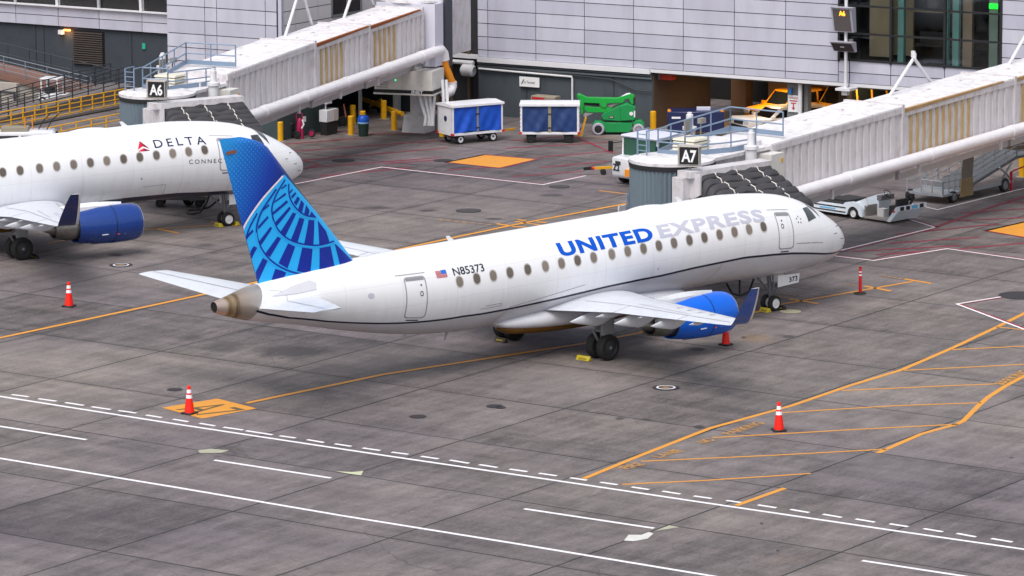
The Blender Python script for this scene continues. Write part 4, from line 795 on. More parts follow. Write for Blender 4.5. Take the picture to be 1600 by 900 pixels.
# ------------------------------------------------------------------ ramps and railings on the left
def railing(par,pts,h,nr,spacing,mat,r=.03,name='rail'):
    pts=[Vector(p) for p in pts]; m=MB()
    for k in range(nr): m.tube([p+Vector((0,0,h*(k+1)/nr)) for p in pts],r,6)
    m.build('rails',mat,par)
    for a,b in zip(pts[:-1],pts[1:]):
        L=(b-a).length; n=max(1,int(round(L/spacing)))
        for k in range(n+1): p=a+(b-a)*k/n; m=MB(); m.cyl(p,p+Vector((0,0,h)),r*1.25,n=6); m.build('post',mat,par)
yel=pm('rail_yellow','#f2b200',.45,0,.05,2,.1); drk=pm('rail_dark','#3c4148',.5,.3,.1); gal=pm('rail_steel','#7f8894',.45,.4,.1)
t=thing('yellow_railing','long yellow four bar railing above the dark kerb in front of the ramps','railing',F(-25,-12,-.1),FPH); railing(t,[(0,-9,0),(0,5.9,.0)],1.0,4,1.02,yel,.032)
m=MB(); m.box((.35,-1.5,.0),(.5,15,.34)); m.build('kerb_wall',pm('kerb_dark','#3a3636',.9,0,.2,1.2),t)
t=thing('yellow_railing','shorter yellow railing nearer the aircraft, partly hidden by the white van','railing',F(-20.6,-15,-.35),FPH); railing(t,[(0,-7.5,0),(0,2.6,0)],.95,3,1.3,yel,.032)
t=thing('walkway_ramp','long ramp with reddish deck, pale concrete side and grey rails along the dark wall','ramp',F(-33,-5,0),FPH)
m=MB(); m.add([(-14,-1.1,2.9),(5.6,-1.1,.35),(5.6,1.3,.35),(-14,1.3,2.9),(-14,-1.1,2.6),(5.6,-1.1,.05),(5.6,1.3,.05),(-14,1.3,2.6)],[(0,1,2,3),(7,6,5,4),(0,4,5,1),(1,5,6,2),(2,6,7,3),(3,7,4,0)]); m.build('deck',pm('deck_red','#7a5a50',.85,0,.15,1.5),t)
m=MB(); m.prism([(-14,-.2),(5.2,-.2),(2.2,.55),(-14,2.58)],(0,-.9,0),(1,0,0),(0,0,1),(0,.3,0)); m.build('side_wall',pm('concrete_pale','#a9a29b',.85,0,.15,.8,0,'#6e675f',.4),t)
railing(t,[(-14,-1.05,2.9),(5.6,-1.05,.35)],1.0,4,1.5,gal,.025); railing(t,[(-14,1.2,2.9),(5.6,1.2,.35)],1.15,2,1.5,drk,.025)
t=thing('lower_ramp','dark railed return ramp rising towards the terminal behind the yellow railing','ramp',F(-27.2,-11,0),FPH)
m=MB(); m.add([(-.8,-9,.02),(.8,-9,.02),(.8,7.5,.75),(-.8,7.5,.75),(-.8,-9,-.15),(.8,-9,-.15),(.8,7.5,-.1),(-.8,7.5,-.1)],[(0,1,2,3),(7,6,5,4),(0,4,5,1),(1,5,6,2),(2,6,7,3),(3,7,4,0)]); m.build('deck',pm('deck_grey','#6c6668',.85,0,.15,1.5),t)
railing(t,[(.8,-9,.02),(.8,7.5,.75)],1.05,4,1.4,drk,.028); railing(t,[(-.8,-9,.02),(-.8,7.5,.75)],1.05,4,1.4,drk,.028)
t=thing('concrete_wall','pale low concrete wall with a dark handrail under the ramp','wall',F(-37,-8.5,0),FPH); m=MB(); m.box((0,0,.55),(13,.3,1.1)); m.build('wall_body',MATS['concrete_pale'],t); railing(t,[(-6.4,-.22,.2),(6.4,-.22,.2)],.42,1,3,drk,.05)
# ------------------------------------------------------------------ passenger bridges
bw=pm('bridge_white','#cfcbd0',.5,0,.09,1.2,.05,'#8a7f74',.65,(1,1,.5)); broof=pm('bridge_roof','#dedbe0',.55,0,.1,.9,0,'#8a837c',.65); rustm=pm('rust','#8a4a1c',.8,0,.25,2.5,0,'#4a2a14',.4); tanm=pm('rust_tan','#b59a6a',.65,0,.2,1.2,0,'#d8d2cc',.5,(1,1,.35)); curt=pm('curtain_blue','#6a7883',.5,.1,.1,1); fabric=pm('bellows_fabric','#3b3a3f',.75,0,.2,1.5); rope=pm('rope','#cfccc8',.8); railm=pm('rail_blue','#7b8ea6',.45,.1,.08); orange=pm('hose_orange','#e08a10',.55,0,.12,2); cablk=pm('soot','#2a2a2d',.8)
def make_bridge(label,loc,hd,hooddir,gate,zt,secs,rot,fus_y,stained):
    "local x along the tunnel; secs (x0,x1,top z0,top z1,width,rusty); rot = x of the column; hooddir = direction of the aircraft door"
    t=thing('jet_bridge',label,'jet bridge',(loc[0],loc[1],0),hd)
    # tunnel sections with ribbed sides
    for i,(x0,x1,za,zb,w_,rusty) in enumerate(secs):
        L=x1-x0; hh=2.72; zz=lambda x:za+(zb-za)*(x-x0)/L
        m=MB(); y=w_/2; m.add([(x0,-y+.06,za-hh),(x1,-y+.06,zb-hh),(x1,y-.06,zb-hh),(x0,y-.06,za-hh),(x0,-y+.06,za),(x1,-y+.06,zb),(x1,y-.06,zb),(x0,y-.06,za)],[(0,3,2,1),(4,5,6,7),(0,1,5,4),(1,2,6,5),(2,3,7,6),(3,0,4,7)])
        tn=m.build('tunnel_section',bw,t)
        m=MB(); k=0; x=x0+.12; n_r=int((L-.35)/.54)
        mt=MB()
        for k in range(n_r):
            x=x0+.2+.54*k; tgt=mt if (rusty and 0<k<rusty) else m
            for sy in (-1,1):
                ww=.18 if tgt is mt and sy<0 else .3; tgt2=tgt if sy<0 else m
                tgt2.prism([(0,-hh+.18),(ww,-hh+.18+(zb-za)/L*ww),(ww,-.22+(zb-za)/L*ww),(0,-.22)],(x,sy*(y-.06),zz(x)),(1,0,0),(0,0,1),(0,sy*.055,0))
        m.build('side_ribs',pm('rib_white','#d6d2d6',.5,0,.1,1.1,0,'#a59a8c',.5,(1,1,.3)),tn)
        if mt.v: mt.build('rusty_ribs',tanm,tn)
        m=MB(); m.add([(x0,-y,za),(x1,-y,zb),(x1,y,zb),(x0,y,za),(x0,-y,za+.05),(x1,-y,zb+.05),(x1,y,zb+.05),(x0,y,za+.05),(x0,0,za+.09),(x1,0,zb+.09)],[(0,1,5,4),(2,3,7,6),(4,5,9,8),(8,9,6,7),(0,4,8,7,3),(1,2,6,9,5)])
        rf=m.build('roof',broof,tn)
        for q in range(3): m=MB(); xx=x0+L*(.22+.28*q); m.box((xx,.25,zz(xx)+.1),(.2,.12,.07)); m.build('roof_clip',bw,rf)
        m=MB(); m.add([(x0,-y-.03,za-.26),(x1,-y-.03,zb-.26),(x1,-y-.03,zb+.0),(x0,-y-.03,za+.0),(x0,-y+.06,za-.26),(x1,-y+.06,zb-.26),(x1,-y+.06,zb),(x0,-y+.06,za)],[(0,1,2,3),(7,6,5,4),(0,4,5,1),(2,6,7,3),(1,5,6,2),(3,7,4,0)]); m.build('eave_strip',bw,tn)
        if rusty:
            xe=x0+min(L,.54*(rusty+5)); m=MB(); z1=zz(xe); m.add([(x0,-y-.05,za-.1),(xe,-y-.05,z1+.0),(xe,-y-.05,z1+.05),(x0,-y-.05,za+.06),(x0,-y+.05,za-.1),(xe,-y+.05,z1),(xe,-y+.05,z1+.07),(x0,-y+.05,za+.08)],[(0,1,2,3),(0,4,5,1),(2,6,7,3),(7,6,5,4)]); m.build('rust_strip',rustm if stained else pm('rust_faint','#a98a62',.8,0,.3,2.,0,'#7a4a22',.5),tn)
        m=MB(); m.box((x1-.06,0,zb-hh/2+.02),(.16,w_+.12,hh+.1)); m.box((x1-.06,0,zb+.06),(.18,w_+.1,.12)); m.build('end_frame',bw,tn)
        m=MB(); zl=za-hh-.18; 
        for sy in (-1,1): m.bar((x0+.2,sy*(y-.35),za-hh-.17),(x1-.2,sy*(y-.35),zb-hh-.17),.2,.34)
        m.build('underframe',pm('under_grey','#b3b0b3',.6,0,.12,1),tn)
    xe=secs[-1][1]; ze=secs[-1][3]
    # round the terminal end
    m=MB(); m.cyl((rot,0,ze-2.9),(rot,0,ze+.25),1.75,n=28); m.build('rotunda',bw,t)
    m=MB(); m.cyl((rot,0,ze+.25),(rot,0,ze+.37),1.95,n=28); m.build('rotunda_roof',broof,t)
    m=MB(); m.box((rot,.0,.45),(1.3,1.3,.9),top=(.86,.86)); m.cyl((rot,0,.9),(rot,0,ze-2.9),.42,n=16); m.build('column',pm('column_white','#c9c7cb',.6,0,.1,1,0,'#7f7a76',.4),t)
    m=MB(); m.box((rot+2.6,.2,ze-1.3),(2.4,2.9,2.9)); m.build('link_box',bw,t)
    m=MB(); m.box((rot-1.78,-.2,ze-1.35),(.12,3.3,3.2)); m.box((rot-1.3,-1.75,ze-1.35),(.9,.2,3.2)); m.build('rotunda_frame',pm('frame_lilac','#cfcedd',.5,0,.05),t)
    m=MB(); m.box((rot-.35,-1.86,ze-1.1),(.75,.2,3.9)); m.build('rotunda_shutter',pm('shutter_dark','#353a44',.55),t)
    # duct along the near side
    y0=secs[0][4]/2+.36; m=MB(); pts=[]
    for x0,x1,za,zb,w_,_ in secs: pts+=[(x0-.4 if x0==secs[0][0] else x0+.1,-y0,za-2.18-(0 if x0==secs[0][0] else -.0)),(x1,-y0,zb-2.2)]
    zs=np.polyfit([q[0] for q in pts],[q[2] for q in pts],1); P0=(pts[0][0]-.8,-y0,float(np.polyval(zs,pts[0][0]-.8))); xq=pts[-1][0]+(.6 if stained else 6); P1=(xq,-y0,float(np.polyval(zs,xq)))
    m.cyl(P0,P1,.27,n=18); d=m.build('air_duct',pm('duct_white','#e3e0e6',.35,0,.05,1,.15,'#a8a29c',.3),t)
    for q in (.18,.36,.55,.75,.92):
        p=Vector(P0).lerp(Vector(P1),q); e=(Vector(P1)-Vector(P0)).normalized(); m=MB(); m.cyl(p-e*.18,p+e*.18,.295,n=18); m.build('collar',MATS['duct_white'],d)
    for q in (.15,.34,.53,.71): p=Vector(P0).lerp(Vector(P1),q); m=MB(); m.box((p.x,p.y+.1,p.z-.45),(.14,.1,.55)); m.build('duct_bracket',bw,d)
    if stained:
        a=Vector(P1); arc=[a,a+Vector((.35,-.02,.02)),a+Vector((.62,-.05,-.2)),a+Vector((.68,-.08,-.55))]; m=MB(); m.tube(arc,.27,14); m.build('duct_elbow',MATS['duct_white'],d)
        h0=arc[-1]; m=MB(); m.tube([h0+Vector((0,0,.08)),h0+Vector((.03,-.02,-.3)),h0+Vector((.22,-.12,-.75)),h0+Vector((.42,-.22,-1.2))],.2,14); m.build('orange_hose',orange,d)
        h1=h0+Vector((.42,-.22,-1.15)); m=MB(); m.tube([h1,h1+Vector((.02,0,-.25)),h1+Vector((-.2,0,-.48)),h1+Vector((-.8,.05,-.55))],.25,14); m.build('white_hose',MATS['duct_white'],d)
    # legs: a wheel bogie close to the cab end
    m=MB(); 
    for sy in (-1,1): m.bar((6.2,sy*1.9,.5),(6.2,sy*1.9,3.6),.3,.35)
    m.bar((6.2,-1.9,2.6),(6.2,1.9,2.6),.4,.4); m.bar((6.2,-1.9,.55),(6.2,1.9,.55),.35,.3); lg=m.build('lift_leg',pm('leg_grey','#a9abb0',.5,.1),t)
    for sy in (-1,1):
        m=MB(); wheel(m,(6.2,sy*1.35,.42),.42,.3); m.build('wheel',[MATS['rubber'],pm('hub_white','#d9d9dc',.45)],lg)
    if not stained: lg.location=(-3.2,1.2,0)
    else: lg.location=(-4.4,.8,0)
    # cab
    r=1.75; m=MB(); m.cyl((0,0,zt-.02),(0,0,zt+.10),r,n=40); m.cyl((0,0,zt+.1),(0,0,zt+.16),r*.93,r*.8,n=40); rf=m.build('cab_roof',broof,t)
    m=MB(); m.lathe([(zt-.22,r*.99),(zt-.02,r*1.01)],(0,0,0),(0,0,1),40); m.build('cab_gasket',cablk,rf)
    m=MB(); nn=110; rings=[[((r-.10+(.07 if k%2 else 0))*math.cos(2*math.pi*k/nn),(r-.10+(.07 if k%2 else 0))*math.sin(2*math.pi*k/nn),z) for k in range(nn)] for z in (zt-2.95,zt-.2)]; m.loft(rings,smooth=False); m.build('slat_curtain',curt,t)
    m=MB(); m.cyl((0,0,zt-3.15),(0,0,zt-2.95),r*.98,n=32); m.build('cab_floor',pm('under_grey','#b3b0b3',.6),t)
    x1=secs[0][0]; za=secs[0][2]
    m=MB(); m.box(((1.3+x1)/2,0,zt-1.4),(x1-1.3,2.5,2.75)); cb=m.build('cab_body',bw,t); m=MB(); m.box(((.2+x1)/2,.0,zt+.04),(x1-.2,2.9,.14)); m.box((x1-.9,.2,zt+.2),(1.8,2.4,.22)); m.build('deck_roof',broof,cb)
    m=MB(); m.box((x1-.3,-1.62,zt-1.0),(.95,.75,1.75)); c=m.build('control_cabinet',pm('cabinet_white','#d6d4d0',.45,0,.06,1.5),t); m=MB(); m.box((x1+.0,-2.01,zt-.42),(.14,.03,.14)); m.box((x1-.2,-2.01,zt-1.35),(.3,.03,.3)); m.build('warning_label',pm('label_yellow','#d9a424',.5),c)
    m=MB(); m.cyl((x1+.02,-2.0,zt-1.15),(x1+.02,-2.04,zt-1.15),.07,n=10); m.build('lamp_lens',blk,c)
    # hood and bellows facing the aircraft
    hx=Vector((math.cos(hooddir-hd),math.sin(hooddir-hd),0)); hy=Vector((-hx.y,hx.x,0))    # hx towards the aircraft, hy to its left seen from the cab
    H=lambda a,b,z:tuple(hx*a+hy*b+Vector((0,0,z)))
    b0,b1=-1.15,3.05            # sideways extent (hy points to the nose)
    m=MB(); m.bar(H(2.25,b0-.35,zt-.16),H(2.25,b1,zt-.16),.75,.26); m.bar(H(2.0,b0,zt-.5),H(2.0,b1,zt-.5),.25,.5); hb=m.build('hood_beam',bw,t)
    m=MB(); m.bar(H(2.05,b0-.2,zt-2.95),H(2.05,b0-.2,zt-.3),.62,.62,up=hx); m.bar(H(2.05,b1-.1,zt-2.95),H(2.05,b1-.1,zt-.3),.3,.5,up=hx); m.prism([(0,0),(.62,.12),(.62,-.75),(.2,-.95),(0,-.9)],H(2.3,b0-.12,zt-.2),hx,(0,0,1),tuple(hy*.08)); m.build('hood_post',bw,t)
    NP=7; dz=1.35; A0,A1=2.42,fus_y; drop=lambda q:zt-.30-dz*q**1.05
    fm=MB(); rings=[]
    for k in range(NP):
        for f,bu in ((.0,.0),(.03,.10),(.25,.13),(.6,.13),(.85,.10),(.97,.03)):
            q=(k+f)/NP; a=A0+(A1-A0)*((k+min(f*1.25,1.0))/NP); off=bu; zz_=drop((k+max(f-.35,0)*1.54)/NP); sag=.03*math.sin(k*2.3)
            lo=b0+.1-off+.12*k/NP; hi=b1-.15+off+.30*q; top=zz_+off+sag*.3; bot=zt-2.9; rr_=.5
            ring=[H(a,lo,bot),H(a,lo,top-rr_)]+[H(a,lo+rr_*(1-math.cos(R(15*j))),top-rr_+rr_*math.sin(R(15*j))) for j in range(1,6)]+[H(a,lo+rr_,top)]+[H(a,lo+rr_+(hi-lo-rr_-.12)*j/10,top+.035*math.sin(j*1.9+k*2.7)+.025*math.sin(j*3.7+k)) for j in range(1,10)]+[H(a,hi-.12,top),H(a,hi,top-.14),H(a,hi,top-.5),H(a,hi,bot)]
            rings.append(ring)
    fm.loft(rings,caps=False,closed=False,smooth=False); bl=fm.build('bellows',fabric,t)
    for bb in (.22,.5,.78):
        pts=[]
        for k in range(NP):
            for f,z_ in ((.1,.15),(.6,.16),(.95,.06)):
                q=(k+f)/NP; a=A0+(A1-A0)*((k+min(f*1.25,1.0))/NP); pts.append(H(a,b0+(b1-b0)*bb+.25*q+.03*(-1)**k,drop((k+max(f-.35,0)*1.54)/NP)+z_))
        m=MB(); m.tube(pts,.026,6); m.build('rope',rope,bl)
    m=MB(); m.box(H(1.0,.9,zt-3.0),(2.6,2.6,.16),rz=hooddir-hd); m.build('cab_platform',pm('under_grey','#b3b0b3',.6),t)
    # gate sign on its post
    sg=thing('x','','',()) if False else None
    p=Vector(H(2.25,b0-.02,zt-.1)); m=MB(); m.cyl(p,p+Vector((0,0,.3)),.04,n=8); s=m.build('sign_post',MATS['steel_grey'],t)
    face=Vector((-math.cos(YAW),-math.sin(YAW),0)); face=Vector((face.x*math.cos(-hd)-face.y*math.sin(-hd),face.x*math.sin(-hd)+face.y*math.cos(-hd),0)); right=Vector((-face.y,face.x,0)); f2=(face*.93-right*.30).normalized(); r2=Vector((-f2.y,f2.x,0))
    c=p+Vector((0,0,.66)); m=MB(); 
    m.prism([(-.41,-.35),(.41,-.35),(.41,.38),(-.41,.38)],c+f2*.16,r2,(0,0,1),tuple(f2*-.06)); m.prism([(-.41,-.35),(.41,-.35),(.41,.38),(-.41,.38)],c-f2*.16,r2,(0,0,1),tuple(f2*.06)); m.prism([(-.47,-.14),(.47,-.14),(.47,.14),(-.47,.14)],c+Vector((0,0,.38)),r2,f2,(0,0,.05)); m.prism([(-.47,-.14),(.47,-.14),(.47,.14),(-.47,.14)],c+Vector((0,0,-.42)),r2,f2,(0,0,.04)); m.prism([(-.47,-.14),(-.43,-.14),(-.43,.14),(-.47,.14)],c+Vector((0,0,-.4)),r2,f2,(0,0,.8)); s2=m.build('gate_sign',pm('sign_frame','#b7b1ae',.5),t)
    m=MB(); m.add([tuple(c+f2*.165+r2*x+Vector((0,0,z))) for x,z in ((-.39,-.33),(.39,-.33),(.39,.36),(-.39,.36))],[(0,1,2,3)]); m.build('sign_face',blk,s2)
    vs,fs=fit_text(gate,.62,.5,.03); m=MB(); m.add([tuple(c+f2*.172+r2*(x-.31)+Vector((0,0,z-.25))) for x,z in vs],fs); m.build('lettering',wht,s2)
    # rails, ladder, aerials and roof unit
    def rl(pts,h=1.0,nr=2):
        m=MB(); pts=[Vector(q) for q in pts]
        for k in range(nr): m.tube([q+Vector((0,0,h*(k+1)/nr)) for q in pts],.032,6)
        for a,b in zip(pts[:-1],pts[1:]):
            n=max(1,int(round((b-a).length/1.25)))
            for k in range(n+1): q=a+(b-a)*k/n; m.cyl(q,q+Vector((0,0,h)),.035,n=6)
            m.bar(a+Vector((0,0,.1)),b+Vector((0,0,.1)),.03,.2)
        m.build('guard_rail',railm,t)
    z=zt+.12; rl([(.55,-.25,z),(.45,1.0,z),(2.0,1.45,z),(x1+1.2,1.35,za+.25)]); rl([(.55,-.25,z),(2.6,-1.1,z),(x1-.9,-1.3,z)],.8); rl([(x1+1.2,1.35,za+.25),(x1+1.3,-1.2,za+.22)])
    m=MB(); 
    for b in (.0,.45): m.bar((-.35,1.0+b,zt-.3),(-.35,1.0+b,zt+1.15),.05)
    for k in range(6): m.bar((-.35,1.0,zt-.1+.22*k),(-.35,1.45,zt-.1+.22*k),.035)
    m.tube([(-.35,1.0,zt+1.15),(.45,1.0,zt+1.15),(.45,1.0,zt+.1)],.03,6); m.tube([(-.35,1.45,zt+1.15),(.45,1.45,zt+1.15),(.45,1.45,zt+.1)],.03,6); m.build('ladder',railm,t)
    m=MB(); 
    for k in range(4): m.box((1.9,.35,zt+.25+.13*k),(1.25-.02*k,1.1,.075),top=(.94,.94))
    m.box((1.9,.35,zt+.4),(1.0,.85,.5)); m.build('roof_unit',pm('unit_cream','#d8d3c4',.5,0,.06,2),t)
    for (x,y,h) in ((4.3,2.1,1.25),(x1-1.9,-1.75,1.35)):
        m=MB(); zb=zt-.2 if y>0 else zt-.6; m.lathe([(zb,.24),(zb+h*.6,.24),(zb+h*.62,.30),(zb+h*.72,.30),(zb+h*.74,.17),(zb+h*.8,.15),(zb+h*1.12,.15),(zb+h*1.14,.1),(zb+h*1.2,.1),(zb+h*1.22,0)],(x,y,0),(0,0,1),14); m.build('mast_lamp',MATS['white_pipe'],t)
    m=MB(); m.box((3.9,1.9,zt+.75),(.5,.08,.62)); m.cyl((3.9,1.9,zt),(3.9,1.9,zt+.5),.03,n=6); m.cyl((4.6,1.75,zt),(4.6,1.75,zt+1.0),.035,n=6); m.box((4.6,1.7,zt+.95),(.35,.2,.22)); m.build('relay_box',pm('relay_grey','#8f8a86',.5),t)
    return t
O6=(8.35,36.1); H6=R(24.364); O7=(11.65,5.87); H7=R(11.5)
B6=make_bridge('far passenger bridge marked A6 with rust streaked ribs, reaching the DELTA airliner',O6,H6,R(-98.7),'A6',5.33,[(4.0,12.95,5.80,6.28,2.9,0),(12.95,19.0,6.14,6.42,2.75,6),(19.0,25.3,6.34,6.60,2.6,6)],27.4,4.15,True)
B7=make_bridge('near passenger bridge marked A7 above the tug, reaching the UNITED EXPRESS airliner',O7,H7,R(-90),'A7',5.28,[(5.0,15.35,5.40,5.83,2.9,0),(15.35,25.1,5.66,6.02,2.75,11),(25.1,34.5,5.96,6.3,2.6,5)],38.0,4.75,False)
def strut_pair(par,pts,r):
    for a,b in pts: m=MB(); m.cyl(a,b,r,n=10); m.build('hanger_strut',MATS['white_pipe'],par)
def onbridge(O,hd,y,u,v):
    d=ray(u,v); c,s=math.cos(hd),math.sin(hd); nrm=np.array([-s,c]); q=np.array(O)+y*nrm; t=((q-CP[:2])@nrm)/(d[:2]@nrm); X=CP+t*d; e=X[:2]-np.array(O); return (float(e@np.array([c,s])),y,float(X[2]))
strut_pair(B7,[(onbridge(O7,H7,1.0,1386,156),onbridge(O7,H7,1.0,1427,92)),(onbridge(O7,H7,1.6,1463,140),onbridge(O7,H7,1.0,1429,92)),(onbridge(O7,H7,1.0,1570,112),onbridge(O7,H7,1.0,1612,38))],.075)
m=MB(); q=onbridge(O7,H7,1.0,1428,90); m.cyl((q[0]-.12,q[1]-.1,q[2]),(q[0]-.12,q[1]-.1,q[2]+.22),.09,n=8); m.cyl((q[0]+.1,q[1]+.1,q[2]),(q[0]+.1,q[1]+.1,q[2]+.28),.1,n=8); m.build('strut_head',MATS['white_pipe'],B7)
strut_pair(B6,[(onbridge(O6,H6,1.2,444,62),onbridge(O6,H6,1.2,470,-22)),(onbridge(O6,H6,1.5,490,48),onbridge(O6,H6,1.2,470,-22)),(onbridge(O6,H6,1.2,536,32),onbridge(O6,H6,1.2,563,-48)),(onbridge(O6,H6,1.5,586,15),onbridge(O6,H6,1.2,563,-48))],.075)
q=onbridge(O7,H7,1.4,972,329); m=MB(); m.box((q[0],q[1],q[2]),(.5,.06,.42)); m.build('stair_panel',bw,B7); m=MB(); q=onbridge(O7,H7,1.4,982,330); m.cyl((q[0],q[1],q[2]-.6),(q[0],q[1],q[2]+.75),.03,n=6); m.cyl((q[0]-.12,q[1],q[2]-.6),(q[0]-.12,q[1],q[2]+.75),.03,n=6); m.build('stair_post',railm,B7)
# air conditioning unit hung below the far bridge
c6,s6=math.cos(H6),math.sin(H6); bx=lambda x,y:(O6[0]+c6*x-s6*y,O6[1]+s6*x+c6*y)
ac=thing('cooling_unit','white cooling unit with black stripe hung beneath the far bridge','air conditioner',bx(25.0,-.75)+(0,),R(-73)+R(14))
m=MB(); m.box((-.1,0,3.0),(3.1,1.9,1.15)); ab=m.build('casing',pm('unit_white','#cfccc9',.5,0,.08,1,0,'#9d968f',.3),ac)
m=MB(); m.box((-.1,-.0,2.52),(3.14,1.94,.17)); m.build('stripe',blk,ac); m=MB(); m.box((-.1,0,2.39),(3.18,1.98,.08)); m.build('base_frame',pm('unit_white','#cfccc9',.5),ac)
m=MB(); vs,fs=fit_text('INET',.62,.16,.03); m.add([(.35+a,-.975,2.44+b) for a,b in vs],fs); m.build('lettering',wht,ac)
m=MB(); m.box((-.55,-.97,3.05),(.62,.03,.85)); b_=m.build('control_panel',pm('unit_panel','#dcdad6',.45),ac); m=MB(); m.cyl((-.5,-.985,3.1),(-.5,-1.0,3.1),.04,n=8); m.build('green_lamp',em('lamp_green','#30e090',2),b_)
for k in range(7): m=MB(); m.box((-1.25,-.965,2.72+k*.12),(.6,.02,.03)); m.build('vent_slot',pm('slot_grey','#8d8a88',.6),ac)
m=MB(); m.prism([(0,0),(1.5,.0),(1.3,.35),(.2,.35)],(-1.0,-.6,3.6),(1,0,0),(0,0,1),(0,1.0,0)); m.build('mounting',pm('under_grey','#b3b0b3',.6),ac)
for k,(x,dx) in enumerate(((.55,.35),(.85,.25),(1.1,.15),(1.35,-.05),(1.75,.25),(1.95,.3))):
    m=MB(); m.tube([(x,-.3,2.35),(x+dx*.3,-.35,1.9),(x+dx,-.4,1.2),(x+dx*.9,-.45,.75)] if k<4 else [(x,-.2,3.1),(x+.05,-.2,2.2),(x,-.2,.75)],.085,8); m.build('pipe',MATS['white_pipe'],ac)
cb_=thing('concrete_block','rough concrete block at the foot of the far bridge column','block',tuple(G(682,202)[:2]+np.array([-.1,.45]))+(0,),R(-65)); m=MB(); m.box((0,0,.42),(2.3,1.0,.84),top=(.96,.9)); m.build('block_body',pm('concrete_block','#98908a',.9,0,.2,1.5,0,'#5f5954',.4),cb_,bevel=.03)
# ------------------------------------------------------------------ ground equipment
vw=pm('vehicle_white','#e2e3ea',.35,0,.06,1.5,.2,'#a7a4a2',.25); dk=pm('chassis_dark','#202024',.7,0,.15,2); tyre=MATS['rubber']; redl=pm('lamp_red','#c01828',.4); yelp=pm('equip_yellow','#e0a410',.45,0,.1,2,.1,'#8a6a20',.3)
hubw=pm('hub_white','#d9d9dc',.45)
def wh(par,c,r,w_,hub=None,ax=(0,1,0),name='wheel',ty=None): m=MB(); wheel(m,c,r,w_,ax); return m.build(name,[ty or tyre,hub or hubw],par)
def curtain(par,x0,x1,y,z0,z1,mat,seed,amp=.045):
    rg=random.Random(seed); nx,nz=26,16; ph=[rg.uniform(0,6.3) for _ in range(6)]; vs=[];fs=[]
    for j in range(nz+1):
        for i in range(nx+1):
            u,v=i/nx,j/nz; e=math.sin(math.pi*u)**.5*(1-v)**.3 if v<1 else 0
            d=amp*(math.sin(9*u+3*v+ph[0])*.5+math.sin(5*u*(1.6-v)+ph[1])+.7*math.sin(13*u-6*v+ph[2])+.5*abs(math.sin(7*(u+v)+ph[3])))*e
            vs.append((x0+(x1-x0)*u,y-d,z0+(z1-z0)*v+(.035*math.sin(6*u+ph[4])*(1-v))))
    for j in range(nz):
        for i in range(nx): k=j*(nx+1)+i; fs.append((k,k+1,k+nx+2,k+nx+1))
    m=MB(); m.add(vs,fs,True); return m.build('curtain',mat,par)
def baggage_cart(label,loc,rz,cur,seed,ends):
    t=thing('baggage_cart',label,'baggage cart',loc,rz,'baggage carts by the terminal wall'); L,W=2.95,1.5; x,y=L/2,W/2; z0,z1=.56,1.90
    m=MB(); m.box((0,0,z0-.04),(L,W,.12)); m.build('floor_frame',vw,t)
    for sx in (-1,1):
        for sy in (-1,1): m=MB(); m.box((sx*(x-.045),sy*(y-.045),(z0+z1)/2),(.09,.09,z1-z0)); m.build('corner_post',vw,t); m=MB(); m.box((sx*x,sy*y,z0-.03),(.13,.13,.11)); m.build('reflector',redl,t)
    m=MB(); m.add([(-x-.05,-y-.08,z1),(x+.05,-y-.08,z1),(x+.05,y+.08,z1),(-x-.05,y+.08,z1),(-x-.05,-y-.08,z1+.1),(x+.05,-y-.08,z1+.1),(x+.05,y+.08,z1+.1),(-x-.05,y+.08,z1+.1),(-x-.02,0,z1+.19),(x+.02,0,z1+.19)],[(0,3,2,1),(0,1,5,4),(2,3,7,6),(4,5,9,8),(8,9,6,7),(0,4,8,7,3),(1,2,6,9,5)]); m.build('roof',vw,t)
    for sx in (-1,1):
        m=MB(); m.box((sx*(x-.02),0,(z0+z1)/2),(.04,W-.1,z1-z0)); 
        if ends=='ribs':
            for k in range(6): m.box((sx*(x+.012),0,z0+.15+k*.2),(.03,W-.12,.03))
        e=m.build('end_panel',vw,t)
        if ends=='disc' and sx<0: m=MB(); m.cyl((-x,-.05,1.28),(-x-.012,-.05,1.28),.15,n=18); m.build('round_emblem',pm('emblem_navy','#1c2a55',.5),e)
    m=MB(); m.box((0,0,(z0+z1)/2),(.04,W-.2,z1-z0)); m.build('divider',pm('divider','#7d8790',.6),t)
    for sy in (-1,1):
        if sy<0:
            curtain(t,-x+.09,-.04,-y+.02,z0+.05,z1-.03,cur,seed); curtain(t,.04,x-.09,-y+.02,z0+.05,z1-.03,cur,seed+1)
            m=MB(); m.box((0,-y+.02,(z0+z1)/2),(.09 if ends=='disc' else .15,.05,z1-z0)); m.build('middle_post',pm('post_tan','#8d8770',.6,0,.1),t)
            for zz in (.8,1.5): m=MB(); m.box((0,-y-.02,zz),(.22,.03,.05)); m.build('latch',dk,t)
        else: curtain(t,-x+.09,x-.09,y-.02,z0+.05,z1-.03,cur,seed+2)
    for sx in (-1,1):
        m=MB(); m.box((sx*.95,0,.40),(.5,.9,.16)); m.box((sx*.95,0,.27),(.1,W-.15,.08)); ax_=m.build('axle',dk,t)
        for sy in (-1,1): wh(ax_,(sx*.95,sy*(y-.16),.24),.24,.16,hubw if ends=='disc' else dk)
    m=MB()
    if ends=='disc': m.bar((x-.1,0,.38),(x+.35,0,.4),.12); m.bar((x+.3,0,.41),(x+1.15,0,.45),.09); m.build('drawbar',yelp,t)
    else: m.bar((x+.12,-.2,.35),(x+.35,-.25,1.28),.09); m.bar((x-.1,-.2,.36),(x+.15,-.2,.33),.1); m.build('drawbar',yelp,t)
    if ends=='disc': m=MB(); m.box((-x+.05,.4,.4),(.22,.2,.2)); m.build('hitch',yelp,t)
    return t
